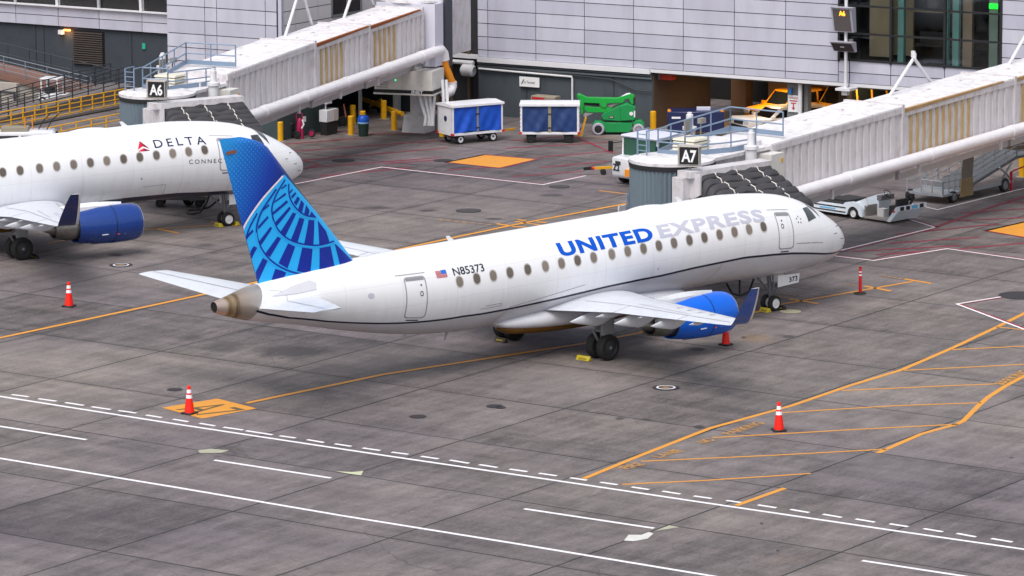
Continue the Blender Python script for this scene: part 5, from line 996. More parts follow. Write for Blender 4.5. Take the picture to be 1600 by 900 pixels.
baggage_cart('baggage cart with bright blue curtains and a round emblem on its white end',(32.92,42.86,0),R(-11),pm('curtain_bright','#0b4fc0',.6,0,.2,2.2),3,'disc')
baggage_cart('baggage cart with navy curtains, standing next to the green boom lift',(35.86,40.08,0),R(-44),pm('curtain_navy','#17376f',.6,0,.25,2.2),11,'ribs')
# boom lift
grn=pm('lift_green','#0d8a48',.4,0,.08,2,.2); grn2=pm('lift_green_bright','#0aa03a',.42,0,.08,2,.2); gty=pm('tyre_grey','#a9a6b4',.75,0,.08,3)
bl=thing('boom_lift','green boom lift with folded arms and pale grey tyres by the dark wall','boom lift',(40.25,39.72,0),R(-43))
Zx=lambda px,py:((px-752)/332,(800-py)/332)
def slab(name,pts,y0,y1,mat,par=bl): m=MB(); m.prism([Zx(*q) for q in pts],(0,y0,0),(1,0,0),(0,0,1),(0,y1-y0,0)); return m.build(name,mat,par,bevel=.015)
slab('chassis',[(470,590),(985,590),(985,700),(935,755),(540,755),(520,700),(470,690)],-.52,.52,grn); slab('wheel_arch',[(1000,590),(1040,555),(1140,560),(1195,620),(1195,640),(1000,640)],-.5,.5,grn); slab('wheel_arch',[(320,620),(360,570),(480,575),(530,620),(530,640),(320,640)],-.5,.5,grn)
slab('turret',[(468,470),(485,540),(600,552),(820,570),(1040,550),(1042,320),(975,290),(900,262),(782,300),(640,372),(505,430)],-.42,.48,grn); slab('turret_cover',[(790,310),(900,275),(975,300),(1030,330),(1030,540),(830,558),(795,540)],-.5,-.42,grn)
slab('lower_arm',[(150,318),(300,335),(650,350),(640,372),(505,430),(220,432),(140,350)],-.15,.2,grn2); slab('upper_arm',[(60,112),(90,112),(220,172),(740,182),(880,128),(950,108),(1022,130),(1022,300),(968,282),(935,192),(872,198),(820,262),(560,272),(545,352),(462,342),(430,272),(155,262),(100,240),(45,160)],-.2,.16,grn2)
slab('knuckle',[(62,112),(130,130),(165,262),(150,460),(112,450),(100,230)],-.24,.2,grn2); slab('jib_arm',[(128,472),(215,430),(330,448),(180,512)],-.12,.1,pm('arm_grey','#a9a0a4',.5,.2,.1)); slab('ram',[(170,262),(430,285),(420,330),(170,300)],-.06,.06,dk); slab('ram',[(545,330),(660,275),(780,270),(640,345)],-.08,.06,pm('ram_pink','#b79fa6',.4,.5,.1)); slab('arm_highlight',[(805,158),(890,112),(955,100),(955,128),(890,140)],-.19,.15,vw); slab('arm_cap',[(1005,170),(1045,180),(1042,290),(1005,300)],-.22,.18,dk)  # white slab along the upper arm's top is a highlight set in colour
m=MB(); m.cyl((.66,-.51,1.1),(.66,-.525,1.1),.1,n=14); m.build('sticker',vw,bl); m=MB(); m.box((.83,-.51,1.08),(.07,.015,.33)); m.build('sticker',vw,bl); m=MB(); m.box((-.36,-.43,.91),(.26,.02,.09)); pl=m.build('plate',blk,bl); m=MB(); m.box((-.36,-.445,.91),(.17,.01,.045)); m.build('lettering',pm('plate_pink','#d8c0b8',.5),pl)
for px,r in ((410,.32),(1095,.29)):
    for sy in (-1,1): wh(bl,((px-752)/332,sy*.55,r),r,.22,pm('hub_lift','#8f8490',.6) if px>800 else dk,ty=gty)
# tug with Z2
tg=thing('pushback_tug','white tug numbered Z2 with green tinted cab, half hidden by the near bridge','tug',(30.7,26.7,0),R(185))
m=MB(); m.prism([(-1.9,.32),(1.85,.32),(1.95,.5),(1.95,1.28),(1.2,1.36),(1.0,1.1),(-1.9,1.1)],(0,-1.2,0),(1,0,0),(0,0,1),(0,2.4,0)); bd=m.build('body',vw,tg,bevel=.03)
m=MB(); m.prism([(-.6,2.2),(1.35,2.2),(1.4,2.26),(1.3,2.32),(-.6,2.34)],(0,-1.15,0),(1,0,0),(0,0,1),(0,2.3,0)); m.build('cab_roof',pm('roof_lilac','#c3c6da',.5),tg)
for x,y in ((1.25,-1.08),(1.25,1.08),(-.5,-1.08),(-.5,1.08),(1.25,0)): m=MB(); m.bar((x+.05*(x>0),y,1.1),(x,y,2.22),.08 if y else .05); m.build('cab_post',vw if y else dk,tg)
cg=pm('cab_glass','#31584a',.08,0,.1,1,.4)
for a,b,nm in (((1.29,-1.02),(1.29,1.02),0),((-.48,-1.1),(1.22,-1.1),1),((-.48,1.1),(1.22,1.1),1)):
    m=MB(); m.bar((a[0],a[1],1.7),(b[0],b[1],1.7),.02,.95); m.build('cab_window',cg,tg)
m=MB(); m.box((.75,-.3,1.95),(.15,.5,.3)); m.build('visor',pm('visor_yellow','#c79a20',.5),tg); m=MB(); m.box((1.98,.1,.62),(.14,.8,.34)); m.cyl((2.05,.1,.6),(2.16,.1,.6),.12,n=10); m.build('tow_hitch',orange,tg)
for y in (-.8,.85): m=MB(); m.box((1.97,y,1.05),(.05,.3,.16)); m.build('headlamp',pm('lamp_dark','#3a3d44',.2,.3),tg)
vs,fs=fit_text('Z2',.42,.34,.03); m=MB(); m.add([(1.985,-1.12+a,.66+b) for a,b in vs],fs); m.build('lettering',blk,bd)
for y in (-1.2,1.2): 
    m=MB(); m.bar((1.3,y*.95,1.95),(1.7,y*1.22,1.9),.04); m.box((1.72,y*1.24,1.75),(.06,.26,.5)); m.build('mirror',blk,tg)
for x in (-1.2,1.2):
    for y in (-1.02,1.02): wh(tg,(x,y,.42),.42,.32,hubw)
tb=thing('tow_bar','short yellow tow bar with black end lying in front of the tug','tow bar',tuple(G(936,273)[:2])+(0,),R(-43+5)); m=MB(); m.bar((-.35,0,.32),(.75,0,.36),.12); m.build('bar',yelp,tb); m=MB(); m.bar((-.75,0,.3),(-.33,0,.32),.14); m.build('bar_head',blk,tb); m=MB(); m.cyl((-.36,0,.32),(-.24,0,.325),.09,n=10); m.build('bar_collar',redl,tb); wh(tb,(.2,-.12,.14),.14,.08,dk); wh(tb,(.2,.12,.14),.14,.08,dk)
# low baggage tractor
p=G(1336,342); h_=R(-87); lv_=thing('baggage_tractor','low white tractor with black load deck beneath the near bridge','tractor',(float(p[0])-.82*math.sin(h_),float(p[1])+.82*math.cos(h_),0),h_)
wb=pm('tractor_white','#dbe4ef',.35,0,.05,1.5,.2); dkd=pm('deck_black','#2b2a2c',.8,0,.15,2)
arch=lambda cx,r:[(cx-r*math.cos(R(18*k)),.24+r*math.sin(R(18*k))) for k in range(11)]
side=[(-3.75,.22)]+[(-3.75,.5),(-3.6,.66),(-3.5,.72),(-2.75,.72),(-2.55,.56),(-.62,.58),(-.45,.72),(-.1,.78),(.3,.76),(.5,.5),(.55,.16),(.42,.16)]+arch(0,.33)[::-1]+[(-.4,.17),(-2.65,.17)]+arch(-3.05,.33)[::-1]
for y0 in (-.97,.81):
    m=MB(); m.prism(side,(0,y0,0),(1,0,0),(0,0,1),(0,.16,0)); sd=m.build('side_panel',wb,lv_)
    if y0<0:
        for z in (.27,.47): m=MB(); m.box((-1.53,-.978,z),(2.2,.012,.05)); m.build('side_stripe',blk,sd)
        m=MB(); m.box((-1.5,-.978,.37),(.9,.01,.055)); m.build('side_mark',pm('mark_sky','#5fb2e6',.5),sd); m=MB(); m.cyl((-2.5,-.97,.37),(-2.5,-.985,.37),.05,n=8); m.build('marker_lamp',redl,sd)
m=MB(); m.box((-1.75,0,.42),(3.9,1.6,.2)); m.box((-1.75,0,.60),(2.2,1.56,.06)); m.box((-1.2,.1,.68),(1.1,1.3,.1)); m.build('load_deck',dkd,lv_)
m=MB(); m.prism([(-.55,.6),(-.1,.82),(.55,1.06),(.75,1.04),(.7,.2),(-.55,.2)],(0,-.05,0),(1,0,0),(0,0,1),(0,.86,0)); m.build('engine_cover',wb,lv_); m=MB(); m.prism([(-.1,.72),(.62,1.0),(.72,.72),(.5,.45),(-.1,.5)],(0,-.8,0),(1,0,0),(0,0,1),(0,.08,0)); m.build('dash_side',wb,lv_)
m=MB(); m.box((.78,.35,.95),(.25,.9,.22)); m.build('dashboard',pm('dash_grey','#6d6a70',.6),lv_); m=MB(); m.lathe([(-.02,.19),(0,.21),(.02,.19),(0,.17),(-.02,.19)],(1.02,.2,1.14),(.75,0,.6),18); m.bar((1.02,.2,1.14),(.78,.2,.95),.04); m.build('steering_wheel',blk,lv_)
m=MB(); m.box((1.25,0,.15),(1.7,1.75,.07)); m.box((.6,0,.42),(.06,1.7,.5)); m.build('footwell',pm('footwell','#8b8684',.7,0,.12),lv_); m=MB(); m.box((1.55,.3,.42),(.35,.8,.5)); m.box((1.78,.3,.75),(.1,.8,.45)); m.build('seat',dkd,lv_); m=MB(); m.box((1.15,-.25,.36),(.35,.35,.36)); m.build('battery_box',pm('box_grey','#c9c7c7',.6),lv_)
m=MB(); m.prism([(1.95,.12),(2.15,.12),(2.62,.66),(2.62,.8),(2.45,.8)],(0,-.95,0),(1,0,0),(0,0,1),(0,1.9,0)); fp=m.build('front_plate',wb,lv_); m=MB(); m.box((2.58,0,.74),(.12,1.94,.2)); m.build('bumper',wb,lv_)
for k in (-.72,-.32,.62): m=MB(); m.box((2.645,k,.74),(.012,.26,.17)); m.build('bumper_check',blk,lv_)
m=MB(); m.box((2.645,.15,.74),(.012,.4,.14)); m.build('bumper_mark',MATS['mark_sky'],lv_); m=MB(); m.cyl((2.35,-.95,.62),(2.35,-.975,.62),.06,n=8); m.build('marker_lamp',redl,lv_)
for k in (-.3,.1,.5): m=MB(); m.bar((2.05,k,.7),(2.3,k,1.08),.16,.04); m.build('rack_bar',dk,lv_)
for x in (-3.05,0):
    for y in (-.86,.86): wh(lv_,(x,y,.26),.26,.2,hubw)
m=MB(); m.box((-3.1,.45,.82),(.9,.6,.14)); m.build('rear_box',wb,lv_)
# aluminium boarding ramp
br=thing('boarding_ramp','aluminium boarding ramp with side rails under the near bridge','ramp',(37.6,14.1,0),R(7)); al=pm('ramp_alu','#a7adb4',.4,.5,.1,2)
m=MB(); m.box((-1.6,0,.42),(1.6,2.1,.1)); m.bar((-.8,-.95,.42),(3.3,-.95,.45),.12,.16); m.bar((-.8,.95,.42),(3.3,.95,.45),.12,.16); m.build('base_frame',al,br)
m=MB(); m.prism([(-.9,.45),(3.6,1.55),(5.2,1.55),(5.2,1.42),(3.65,1.42),(-.85,.32)],(0,-.9,0),(1,0,0),(0,0,1),(0,1.8,0)); m.build('ramp_deck',pm('ramp_tread','#6f7276',.5,.4,.1),br)
for y in (-.95,.95): railing(br,[(-.9,y,.5),(3.6,y,1.55),(5.2,y,1.55)],1.0,4,.85,al,.03)
railing(br,[(-2.35,-1.0,.47),(-.95,-1.0,.47)],.85,3,.5,al,.03); railing(br,[(-2.35,1.0,.47),(-.95,1.0,.47)],.95,2,.7,al,.03); railing(br,[(-2.35,-1.0,.47),(-2.35,.2,.47)],.6,2,.6,al,.03)
m=MB(); m.prism([(0,0),(.95,0),(1.15,1.75),(.3,1.75)],(-1.05,-1.02,.65),(1,0,0),(0,0,1),(0,.06,0)); m.build('folded_plate',pm('plate_brown','#7e766f',.6,.3,.2,2),br); m=MB(); m.prism([(0,0),(1.05,.0),(1.0,.85),(.1,.8)],(-1.1,-1.08,.2),(1,0,0),(0,0,1),(0,.05,0)); m.build('hanging_strap',pm('strap_tan','#8a7656',.85,0,.3,4),br)
for x,y,r in ((-1.5,-.95,.27),(-2.2,.95,.27),(2.6,-.95,.33),(2.6,.95,.33)): wh(br,(x,y,r),r,.2,pm('hub_grey','#77777c',.5))
m=MB(); m.bar((3.1,-1.0,0),(3.1,-1.0,.9),.09); m.bar((3.1,-1.0,.9),(4.2,-1.05,1.05),.05); m.build('red_jack',redl,br)
m=MB(); m.bar((2.3,-.95,.5),(3.2,-.95,1.3),.07); m.bar((2.2,-.95,1.2),(3.3,-.95,.5),.07); m.build('brace',al,br)
# vehicles in the bay
def car(label,loc,rz,col,van=False,name='parked_car',low=False):
    t=thing(name,label,'car',loc,rz); L,W=(4.9,1.86) ; h=.84 if low else 1.0; top=1.36 if low else 2.05 if van else 1.76; c=pm('car_'+col,{'amber':'#c9820f','ochre':'#b8842a','pale':'#d8cfc8','whitev':'#dcdce4'}[col],.3,0,.05,1,.4); x0,x1=-L/2,L/2
    m=MB(); rings=[]
    for y,k in ((-W/2,.0),(-W/2+.06,1),(W/2-.06,1),(W/2,.0)):
        e=.05*(1-k); rings.append([(x0+e,y,.35+e),(x1-e,y,.35+e),(x1+.03-e,y,.72),(x1-.05-e,y,.95-e),(x1-1.25,y,h+.06-e),(x0+e,y,h+.06-e)])
    m.loft(rings,smooth=False); b=m.build('body',c,t,bevel=.03)
    xa,xb,xc,xd=x1-1.30,x1-2.0,x0+.25,x0+.05; ins=.17
    m=MB(); m.add([(xa,-W/2+.04,h),(xa,W/2-.04,h),(xd,W/2-.04,h),(xd,-W/2+.04,h),(xb,-W/2+ins,top),(xb,W/2-ins,top),(xc,W/2-ins,top),(xc,-W/2+ins,top)],[(0,3,2,1),(4,5,6,7),(0,1,5,4),(1,2,6,5),(2,3,7,6),(3,0,4,7)]); cb=m.build('cabin',c,t,bevel=.04)
    P=lambda x,sy,q:(x,sy*(W/2-.04-(ins-.04)*q),h+(top-h)*q)
    gl=pm('car_glass','#101418',.06,0,.02,1,.5)
    m=MB(); o=.022; a=.1;bq=.9
    def wsx(q): return xa+(xb-xa)*q
    m.add([(wsx(.12)+o,-W/2+.2,h+(top-h)*.12),(wsx(.12)+o,W/2-.2,h+(top-h)*.12),(wsx(.9)+o,W/2-.28,h+(top-h)*.9),(wsx(.9)+o,-W/2+.28,h+(top-h)*.9)],[(0,1,2,3)]); m.build('windscreen',gl,cb)
    for sy in (-1,1):
        for (u0,u1,w0,w1) in ((xa-.25,xa-1.15,xb-.12,xa-1.15),(xa-1.28,xa-2.2,xa-1.28,xa-2.2),(xa-2.33,xd+.25,xa-2.33,xc+.12)):
            m=MB(); m.add([(u0,sy*(P(0,1,.15)[1]+.012),h+(top-h)*.15),(u1,sy*(P(0,1,.15)[1]+.012),h+(top-h)*.15),(w1,sy*(P(0,1,.86)[1]+.012),h+(top-h)*.86),(w0,sy*(P(0,1,.86)[1]+.012),h+(top-h)*.86)],[(0,1,2,3)]); m.build('side_window',gl,cb)
        m=MB(); m.box((x1+.0,sy*.72,.78),(.08,.4,.16)); m.build('headlamp',pm('headlamp','#c9ccd2',.15,.2),b); m=MB(); m.box((xa-.15,sy*(W/2+.1),h+.1),(.12,.2,.16)); m.build('mirror',c,cb)
    m=MB(); m.box((x1+.02,0,.75),(.05,.9,.2)); m.box((x1+.01,0,.48),(.09,W-.1,.2)); m.build('grille',dk,b)
    for x in (x1-.95,x0+.95):
        for sy in (-1,1): wh(t,(x,sy*(W/2-.1),.37),.37,.24,pm('hub_alloy','#9a9aa0',.35,.6))
    return t
car('amber SUV behind the grey column in the vehicle bay',F(9.55,5.5),FPH+R(-110),'amber',name='parked_car')
car('tall ochre SUV with dark windows, partly behind the dark bay pillar',F(12.0,6.9),FPH+R(-110),'ochre',True)
car('pale car at the mouth of the vehicle bay',F(10.75,2.05),FPH+R(-122),'pale',low=True)
vn=car('white van with aerials on its roof, behind the DELTA airliner',(11.2,49.2,0),R(-40),'whitev',True,'parked_van'); vn['category']='van'
for x,y in ((-.6,.3),(-.9,-.3)): m=MB(); m.cyl((x,y,2.05),(x,y,2.75),.03,n=6); m.build('orange_pole',orange,vn)
m=MB(); m.box((-1.4,0,2.14),(1.3,1.0,.16)); m.build('roof_rack',pm('rack_tan','#8a8272',.6),vn); m=MB()
for k,x in enumerate((-.3,.1)): m=MB(); m.tube([(x,.2,2.05),(x+.25,.1,2.5),(x+.6,0,2.85)],.025,6); m.build('whip_aerial',blk,vn)
# small tug with canopy behind the railings
sc_=thing('canopy_tug','small white tug with flat canopy behind the dark railing','tug',F(-28.7,-7.6,0),FPH+R(15)); sc_.scale=(.72,.72,.72)
m=MB(); m.box((0,0,.55),(2.2,1.2,.55)); m.build('body',vw,sc_,bevel=.04); m=MB(); m.box((-.2,0,1.95),(1.5,1.3,.12)); m.build('canopy',vw,sc_,bevel=.03)
for x in (-.85,.45):
    for y in (-.55,.55): m=MB(); m.bar((x,y,.8),(x,y,1.92),.1); m.build('canopy_post',vw,sc_)
m=MB(); m.box((-.4,0,1.0),(.5,.9,.5)); m.build('seat',dk,sc_)
for x in (-.75,.75):
    for y in (-.6,.6): wh(sc_,(x,y,.3),.3,.2)
# navy ground power unit
gp=thing('power_unit','navy ground power unit with amber beacons, behind the near bridge rails','generator',(42.75,36.6,0),R(-44)); m=MB(); m.box((0,0,.78),(2.9,1.5,1.05)); g_=m.build('housing',pm('gpu_navy','#141f4d',.4,0,.06,1.5,.2),gp,bevel=.04)
for x in (-1.35,1.35): m=MB(); m.cyl((x,-.6,1.3),(x,-.6,1.42),.1,.07,10); m.build('beacon',orange,gp)
m=MB(); m.box((-1.0,-.76,1.0),(.45,.01,.1)); m.build('mark',wht,g_); m=MB(); m.box((.4,.1,1.36),(.7,.5,.14)); m.build('top_box',pm('roof_lilac','#c3c6da',.5),gp)
for x in (-.95,.95):
    for y in (-.6,.6): wh(gp,(x,y,.27),.27,.2,dk)
# cart and hoses near the DELTA nose wheel
ct=thing('equipment_dolly','low dark dolly with a yellow warning panel near the DELTA nose wheel','dolly',tuple(G(282,322)[:2])+(0,),R(-44)); m=MB(); m.box((0,0,.42),(2.6,1.0,.14)); m.bar((-1.3,0,.35),(-1.9,0,.2),.08); m.build('bed',pm('dolly_grey','#5c5a5e',.6,.2,.15),ct); m=MB(); m.box((.95,-.4,.78),(.55,.06,.5)); wp=m.build('warning_panel',pm('hazard_yellow','#d8b41c',.5),ct); m=MB(); m.box((.95,-.44,.68),(.5,.012,.1)); m.build('black_band',blk,wp)
for k in range(4): m=MB(); m.bar((-.9+k*.3,-.3,.5),(-.7+k*.3,-.3,.72),.06); m.build('rack_bar',al,ct)
for x in (-.9,.9):
    for y in (-.4,.4): wh(ct,(x,y,.2),.2,.14,dk)
q=G(330,335); hs=thing('power_cable','black looped power cable hanging by the DELTA nose wheel','cable',(float(q[0]),float(q[1]),0),R(-44)); m=MB(); m.tube([(-1.1,.0,.06),(-.9,-.1,.04),(-.5,-.05,.1),(-.2,0,.55),(.0,.1,1.1),(-.02,.1,1.5)],.05,8); m.build('loop',blk,hs); m=MB(); m.tube([(-1.05,.1,.18),(-.6,.1,.2),(-.1,.0,.32),(.3,.1,.62),(.6,.2,.8)],.045,8); m.build('loop',blk,hs)

q=G(1150,474); hs=thing('power_cable','black power cable hanging between the near bridge and the UNITED nose wheel','cable',(float(q[0]),float(q[1]),0),R(5)); m=MB(); m.tube([(-.6,.0,.9),(-.3,-.05,.45),(.2,-.05,.3),(.8,0,.35),(1.2,.1,.8)],.045,8); m.build('loop',blk,hs); m=MB(); m.tube([(.45,.2,0.3),(.45,.2,1.5)],.04,8); m.build('drop_cable',blk,hs)
# ------------------------------------------------------------------ cones, bollards, chocks, covers
cone_r=pm('cone_orange','#f01c08',.45,0,.05,4); cone_w=pm('cone_white','#e9eaf2',.4,0,.04,4)
def cone(label,p,s=1.):
    t=thing('traffic_cone',label,'traffic cone',(float(p[0]),float(p[1]),0),R(random.uniform(0,90)),'traffic cones on the apron')
    m=MB(); m.box((0,0,.03),(.46*s,.46*s,.06)); m.build('base',blk,t,bevel=.02); rr=lambda z:.185*s*(1-z/1.02)+.045*(z/1.02)
    m=MB(); m.lathe([(.06,rr(.06)),(.98*s,rr(.93)),(1.0*s,.03),(1.01*s,0)],(0,0,0),(0,0,1),20); b=m.build('body',cone_r,t)
    for a,c in ((.56,.68),(.74,.9)): m=MB(); m.lathe([(a*s,rr(a)+.006),(c*s,rr(c)+.006)],(0,0,0),(0,0,1),20); m.build('white_band',cone_w,b)
    return t
cone('traffic cone left of the aircraft tail, near the yellow line',G(108,479)); cone('traffic cone standing on the orange A7 panel',G(296,646.5)); cone('traffic cone standing inside the yellow hatched fire lane',G(1217,673)); cone('shaded traffic cone beneath the winglet by the blue engine',G(1134,539),.92)
dl=thing('delineator_post','slim red post with two white bands on the yellow lead-in line','post',tuple(G(1344,459))[:2]+(0,)); m=MB(); m.lathe([(0,.26),(.05,.24),(.07,.1)],(0,0,0),(0,0,1),10); m.build('base',pm('base_rubber','#23261f',.8),dl); m=MB(); m.lathe([(.07,.065),(.95,.065),(1.0,.05),(1.03,.04),(1.06,.06),(1.1,.06),(1.12,0)],(0,0,0),(0,0,1),14); b=m.build('tube',pm('post_red','#c00a14',.45,0,.05),dl)
for a,c in ((.74,.80),(.87,.92)): m=MB(); m.lathe([(a,.069),(c,.069)],(0,0,0),(0,0,1),14); m.build('white_band',cone_w,b)
by=pm('bollard_yellow','#e2a606',.45,0,.07,2,.1,'#8a6a1c',.25)
def bollard(label,u,v,h=1.0,r=.16):
    p=G(u,v); t=thing('bollard',label,'bollard',(float(p[0]),float(p[1]),0),0,'yellow bollards'); m=MB(); m.lathe([(0,r),(h-.04,r),(h,r*.8),(h+.01,0)],(0,0,0),(0,0,1),18); b=m.build('tube',by,t); m=MB(); m.lathe([(0,r*1.9),(.02,r*1.9),(.025,r*1.05)],(0,0,0),(0,0,1),16); m.build('footing',pm('footing','#8f8a88',.9,0,.15),t); return t
for lb,u,v in (('yellow bollard just above the DELTA nose, by the dark wall',438,220.5),('yellow bollard in front of the pair beside the blue lidded bin',548.5,211),('yellow bollard directly behind the one left of the bin',551.5,193.5),('yellow bollard mostly hidden behind the blue lidded bin',567,203),('yellow bollard in front of the yellow tow bar',599.7,186),('yellow bollard standing alone right of the bin',616,203.5),('yellow bollard at the dark wall corner by the boom lift',1020.5,203.5),('yellow bollard at the right edge near the boarding ramp',1597,276.5)): bollard(lb,u,v)
p=G(568,212.5); bn=thing('litter_bin','dark green bin with blue lid among the yellow bollards','bin',(float(p[0]),float(p[1]),0)); m=MB(); m.lathe([(0,.24),(.72,.29)],(0,0,0),(0,0,1),20,True); m.build('barrel',pm('bin_green','#16302a',.5,0,.08),bn); m=MB(); m.lathe([(.66,.295),(.74,.30),(.74,.28)],(0,0,0),(0,0,1),20); m.build('liner',pm('liner_blue','#8fc0e0',.5),bn); m=MB(); m.lathe([(.74,.30),(.84,.305),(.98,.28),(1.06,.2),(1.07,0)],(0,0,0),(0,0,1),20); m.build('lid',pm('lid_blue','#0c55c4',.4,0,.06),bn)
# yellow aircraft tow bar in the recess
A=G(566,172);B=G(626,186); tbx=thing('aircraft_tow_bar','long yellow wheeled tow bar leaning in the dark recess','tow bar',(float((A[0]+B[0])/2),float((A[1]+B[1])/2),0),math.atan2(B[1]-A[1],B[0]-A[0])); L=float(np.hypot(*(B-A)[:2]))/2; m=MB(); m.bar((-L,0,.62),(L,0,.30),.16,.2); m.build('beam',yelp,tbx); m=MB(); m.bar((-.5*L,-.1,.32),(.1*L,-.1,.85),.1); m.build('stay',yelp,tbx); m=MB(); m.lathe([(-.2,.13),(.2,.13)],(L,0,.3),(1,0,0),10,True); m.build('head',yelp,tbx); wh(tbx,(-.6*L,-.2,.2),.2,.14,dk); wh(tbx,(-.3*L,.25,.2),.2,.14,dk)
# extinguisher cart
p=G(472,217); fe=thing('extinguisher_cart','magenta wheeled extinguisher cart against the dark block wall','extinguisher',(float(p[0]),float(p[1]),0),R(-60)); mg=pm('magenta','#a81450',.45,0,.1); m=MB(); m.tube([(0,0,0),(0,0,.75),(-.1,0,1.0)],.07,10); m.build('stand',mg,fe); m=MB(); m.lathe([(.35,.12),(.95,.14),(1.05,.08),(1.1,0)],(-.22,0,0),(.1,0,1),14); m.build('cylinder',mg,fe); m=MB(); m.tube([(-.3,0,1.0),(-.3,.0,1.3),(.02,0,1.32),(.05,0,.9)],.03,6); m.build('handle',mg,fe); m=MB(); m.tube([(.05,-.05,1.0),(.14,-.08,.75),(.02,-.08,.55)],.045,8); m.build('hose',vw,fe)
m=MB(); m.lathe([(.1,.16),(.75,.18),(.85,.1)],(-.62,.1,0),(0,0,1),12,True); m.build('drum',blk,fe); wh(fe,(.5,.1,.3),.22,.1,mg,(0.3,1,0)); wh(fe,(-.25,-.12,.22),.22,.1,dk,(0.3,1,0))
# cabinets
cbn=thing('service_cabinet','white cabinet on dark legs at the corner of the dark block','cabinet',F(-9.15,-9.9,0),FPH+R(90)); m=MB(); m.box((0,0,1.0),(1.05,.5,.62)); m.build('case',vw,cbn,bevel=.02); m=MB(); m.box((0,0,.36),(.95,.4,.7)); m.build('legs',dk,cbn); m=MB(); m.box((.28,-.26,1.05),(.45,.012,.5)); m.build('door',pm('door_cream','#cfc6c4',.5),cbn)
cbn=thing('meter_box','small white box with a black mark under the far bridge duct','cabinet',F(-9.3,-10.5,0),FPH+R(90)); m=MB(); m.box((.55,-.1,1.85),(.42,.3,.5)); m.bar((.55,0,0),(.55,0,1.6),.06); m.build('case',vw,cbn); m=MB(); m.box((.62,-.26,1.9),(.14,.012,.2)); m.build('mark',blk,cbn)
cbn=thing('tan_cabinet','low tan cabinet behind the navy curtained baggage cart','cabinet',F(-1.75,-.55,0),FPH); m=MB(); m.box((0,0,.7),(1.45,.7,1.4)); m.build('case',pm('tan_case','#8f8577',.7,0,.12,1.5),cbn,bevel=.03); m=MB(); m.box((-.25,-.36,1.28),(.75,.012,.1)); m.build('red_strip',redl,cbn)
nb=thing('notice','small white notice on the dark block wall beside the extinguisher cart','notice',F(-9.56,-11.5,.95),FPH+R(90)); m=MB(); m.box((0,-.0,0),(.24,.03,.28)); m.build('plate',wht,nb)
hc=thing('hand_cart','black wheeled hand cart with a pink upright by the white cabinet','cart',(float(G(535,197)[0]),float(G(535,197)[1]),0),R(-40)); wh(hc,(0,-.1,.26),.26,.14,dk); wh(hc,(.05,.3,.26),.26,.14,dk); m=MB(); m.bar((0,.1,.3),(.3,.1,.45),.1); m.bar((.0,.1,.26),(.0,.4,.26),.06); m.build('frame',dk,hc); m=MB(); m.bar((.2,.1,.4),(.08,.1,1.15),.07); m.build('upright',pm('upright_pink','#c06a5c',.6),hc)
for lb,s,n_,c in (('amber plastic tub beside the amber SUV in the bay',7.9,8.6,'#b8780f'),): 
    t=thing('plastic_tub',lb,'tub',F(s,n_,0)); m=MB(); m.lathe([(0,.3),(1.0,.38),(1.05,.42),(1.1,.42)],(0,0,0),(0,0,1),16,True); m.build('tub_body',pm('tub_amber',c,.5),t)
# chocks
def chock(label,p,rz,mat,l=.5,group='wheel chocks'):
    t=thing('wheel_chock',label,'chock',(float(p[0]),float(p[1]),0),rz,group); m=MB(); m.prism([(-.12,0),(.12,0),(.03,.17),(-.03,.17)],(0,-l/2,0),(1,0,0),(0,0,1),(0,l,0)); b=m.build('wedge',mat,t,bevel=.015); m=MB(); m.add([(-.115,-l*.3,.05),(-.115,l*.3,.05),(-.075,l*.3,.105),(-.075,-l*.3,.105)],[(0,1,2,3)]); m.build('pad',pm('chock_pad','#8a7a18',.7),b); return t
cky=pm('chock_yellow','#b5a41c',.5,0,.1,4); ckd=pm('chock_dark','#3a3028',.7,0,.1,4)
chock('yellow chock behind the near main wheels of the blue finned airliner',(-.66,-2.3),R(8),cky,.62); chock('dark chock at the far main wheels under the white fuselage',(-.6,2.4),0,ckd,.6); chock('yellow chock behind the nose wheel of the blue finned airliner',(11.0,-.1),0,cky,.5); chock('black chock ahead of the nose wheel of the blue finned airliner',(11.8,-.15),0,blk,.5)
q=R(-8.7); lw=lambda x,y:(-3.2+x*math.cos(q)-y*math.sin(q),32.5+x*math.sin(q)+y*math.cos(q))
chock('yellow chock behind the DELTA nose wheel',lw(10.98,-.1),q,cky,.55); chock('yellow chock ahead of the DELTA nose wheel',lw(11.82,-.1),q,cky,.5); chock('black chock at the DELTA main wheels',lw(.62,-2.7),q,blk,.8)
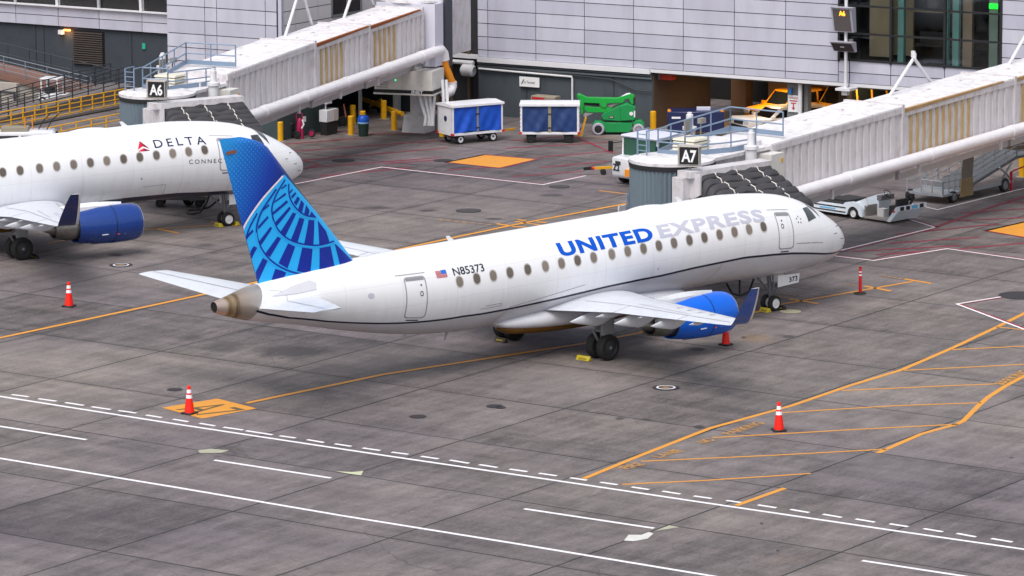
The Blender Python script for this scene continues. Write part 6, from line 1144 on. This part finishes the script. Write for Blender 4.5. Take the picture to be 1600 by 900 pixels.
# covers in the pavement
ironm=pm('iron','#4a4648',.6,.4,.2,3); irond=pm('iron_dark','#353236',.7,.2,.2,3)
def cover(label,u,v,r,ring=None,mat=None):
    p=G(u,v); t=thing('manhole_cover',label,'manhole cover',(float(p[0]),float(p[1]),.012),0,'covers set in the apron'); m=MB(); m.lathe([(0,r),(.006,r),(.008,r*.97),(.008,0)],(0,0,0),(0,0,1),28); m.build('lid',mat or ironm,t)
    m=MB(); m.lathe([(.0,r*1.16),(.006,r*1.16),(.0065,r*1.01)],(0,0,0),(0,0,1),28); m.build('rim',irond,t)
    if ring: m=MB(); m.lathe([(.0085,r*.82),(.011,r*.82),(.011,r*.66)],(0,0,0),(0,0,1),28); m.build('painted_ring',MATS['paint_white'],t); m=MB(); m.lathe([(.011,r*.38),(.011,0)],(0,0,0),(0,0,1),16); m.build('painted_spot',MATS['paint_yellow_worn'],t)
for lb,u,v,r,rg,mt in (('cover with white ring and yellow spot below the wing',1040.5,606,.42,1,None),('cover with white ring near the DELTA engine',189,414.5,.42,1,None),('dark cover beyond the DELTA nose on the apron',536,251,.5,0,irond),('dark cover left of the near bridge by the white line',874,292,.42,0,None),('perforated cover beyond the blue fin on the apron',732,329.5,.5,0,None),('dark cover touching the left corner of the orange panel',692,251,.42,0,irond),('small dark cover above the orange A7 panel',273,609,.24,0,irond),('dark cover of the pair between road and fuselage',773,635,.26,0,irond),('smaller lid beside the dark cover of the pair',782,637.2,.17,0,irond),('single dark cover nearest the dashed road line',653,651.3,.26,0,irond),('large dark cover inside the red bordered zone at right',1594,462,.75,0,irond)): cover(lb,u,v,r,rg,mt)
sp=MB(); sp.lathe([(.013,.42),(.013,.0)],tuple(G(1235,487))[:2]+(0,),(0,0,1),20); struct('painted_spot',sp,pm('spot_cream','#a9a58a',.8,0,.3,3))
make_jet('UNITED EXPRESS airliner, white with a blue globe on its fin, parked at gate A7',(0,0,0),0,'u')
make_jet('DELTA airliner with navy engine and winglet, half hidden by the blue fin',(-3.20,32.5,0),R(-8.7),'d')
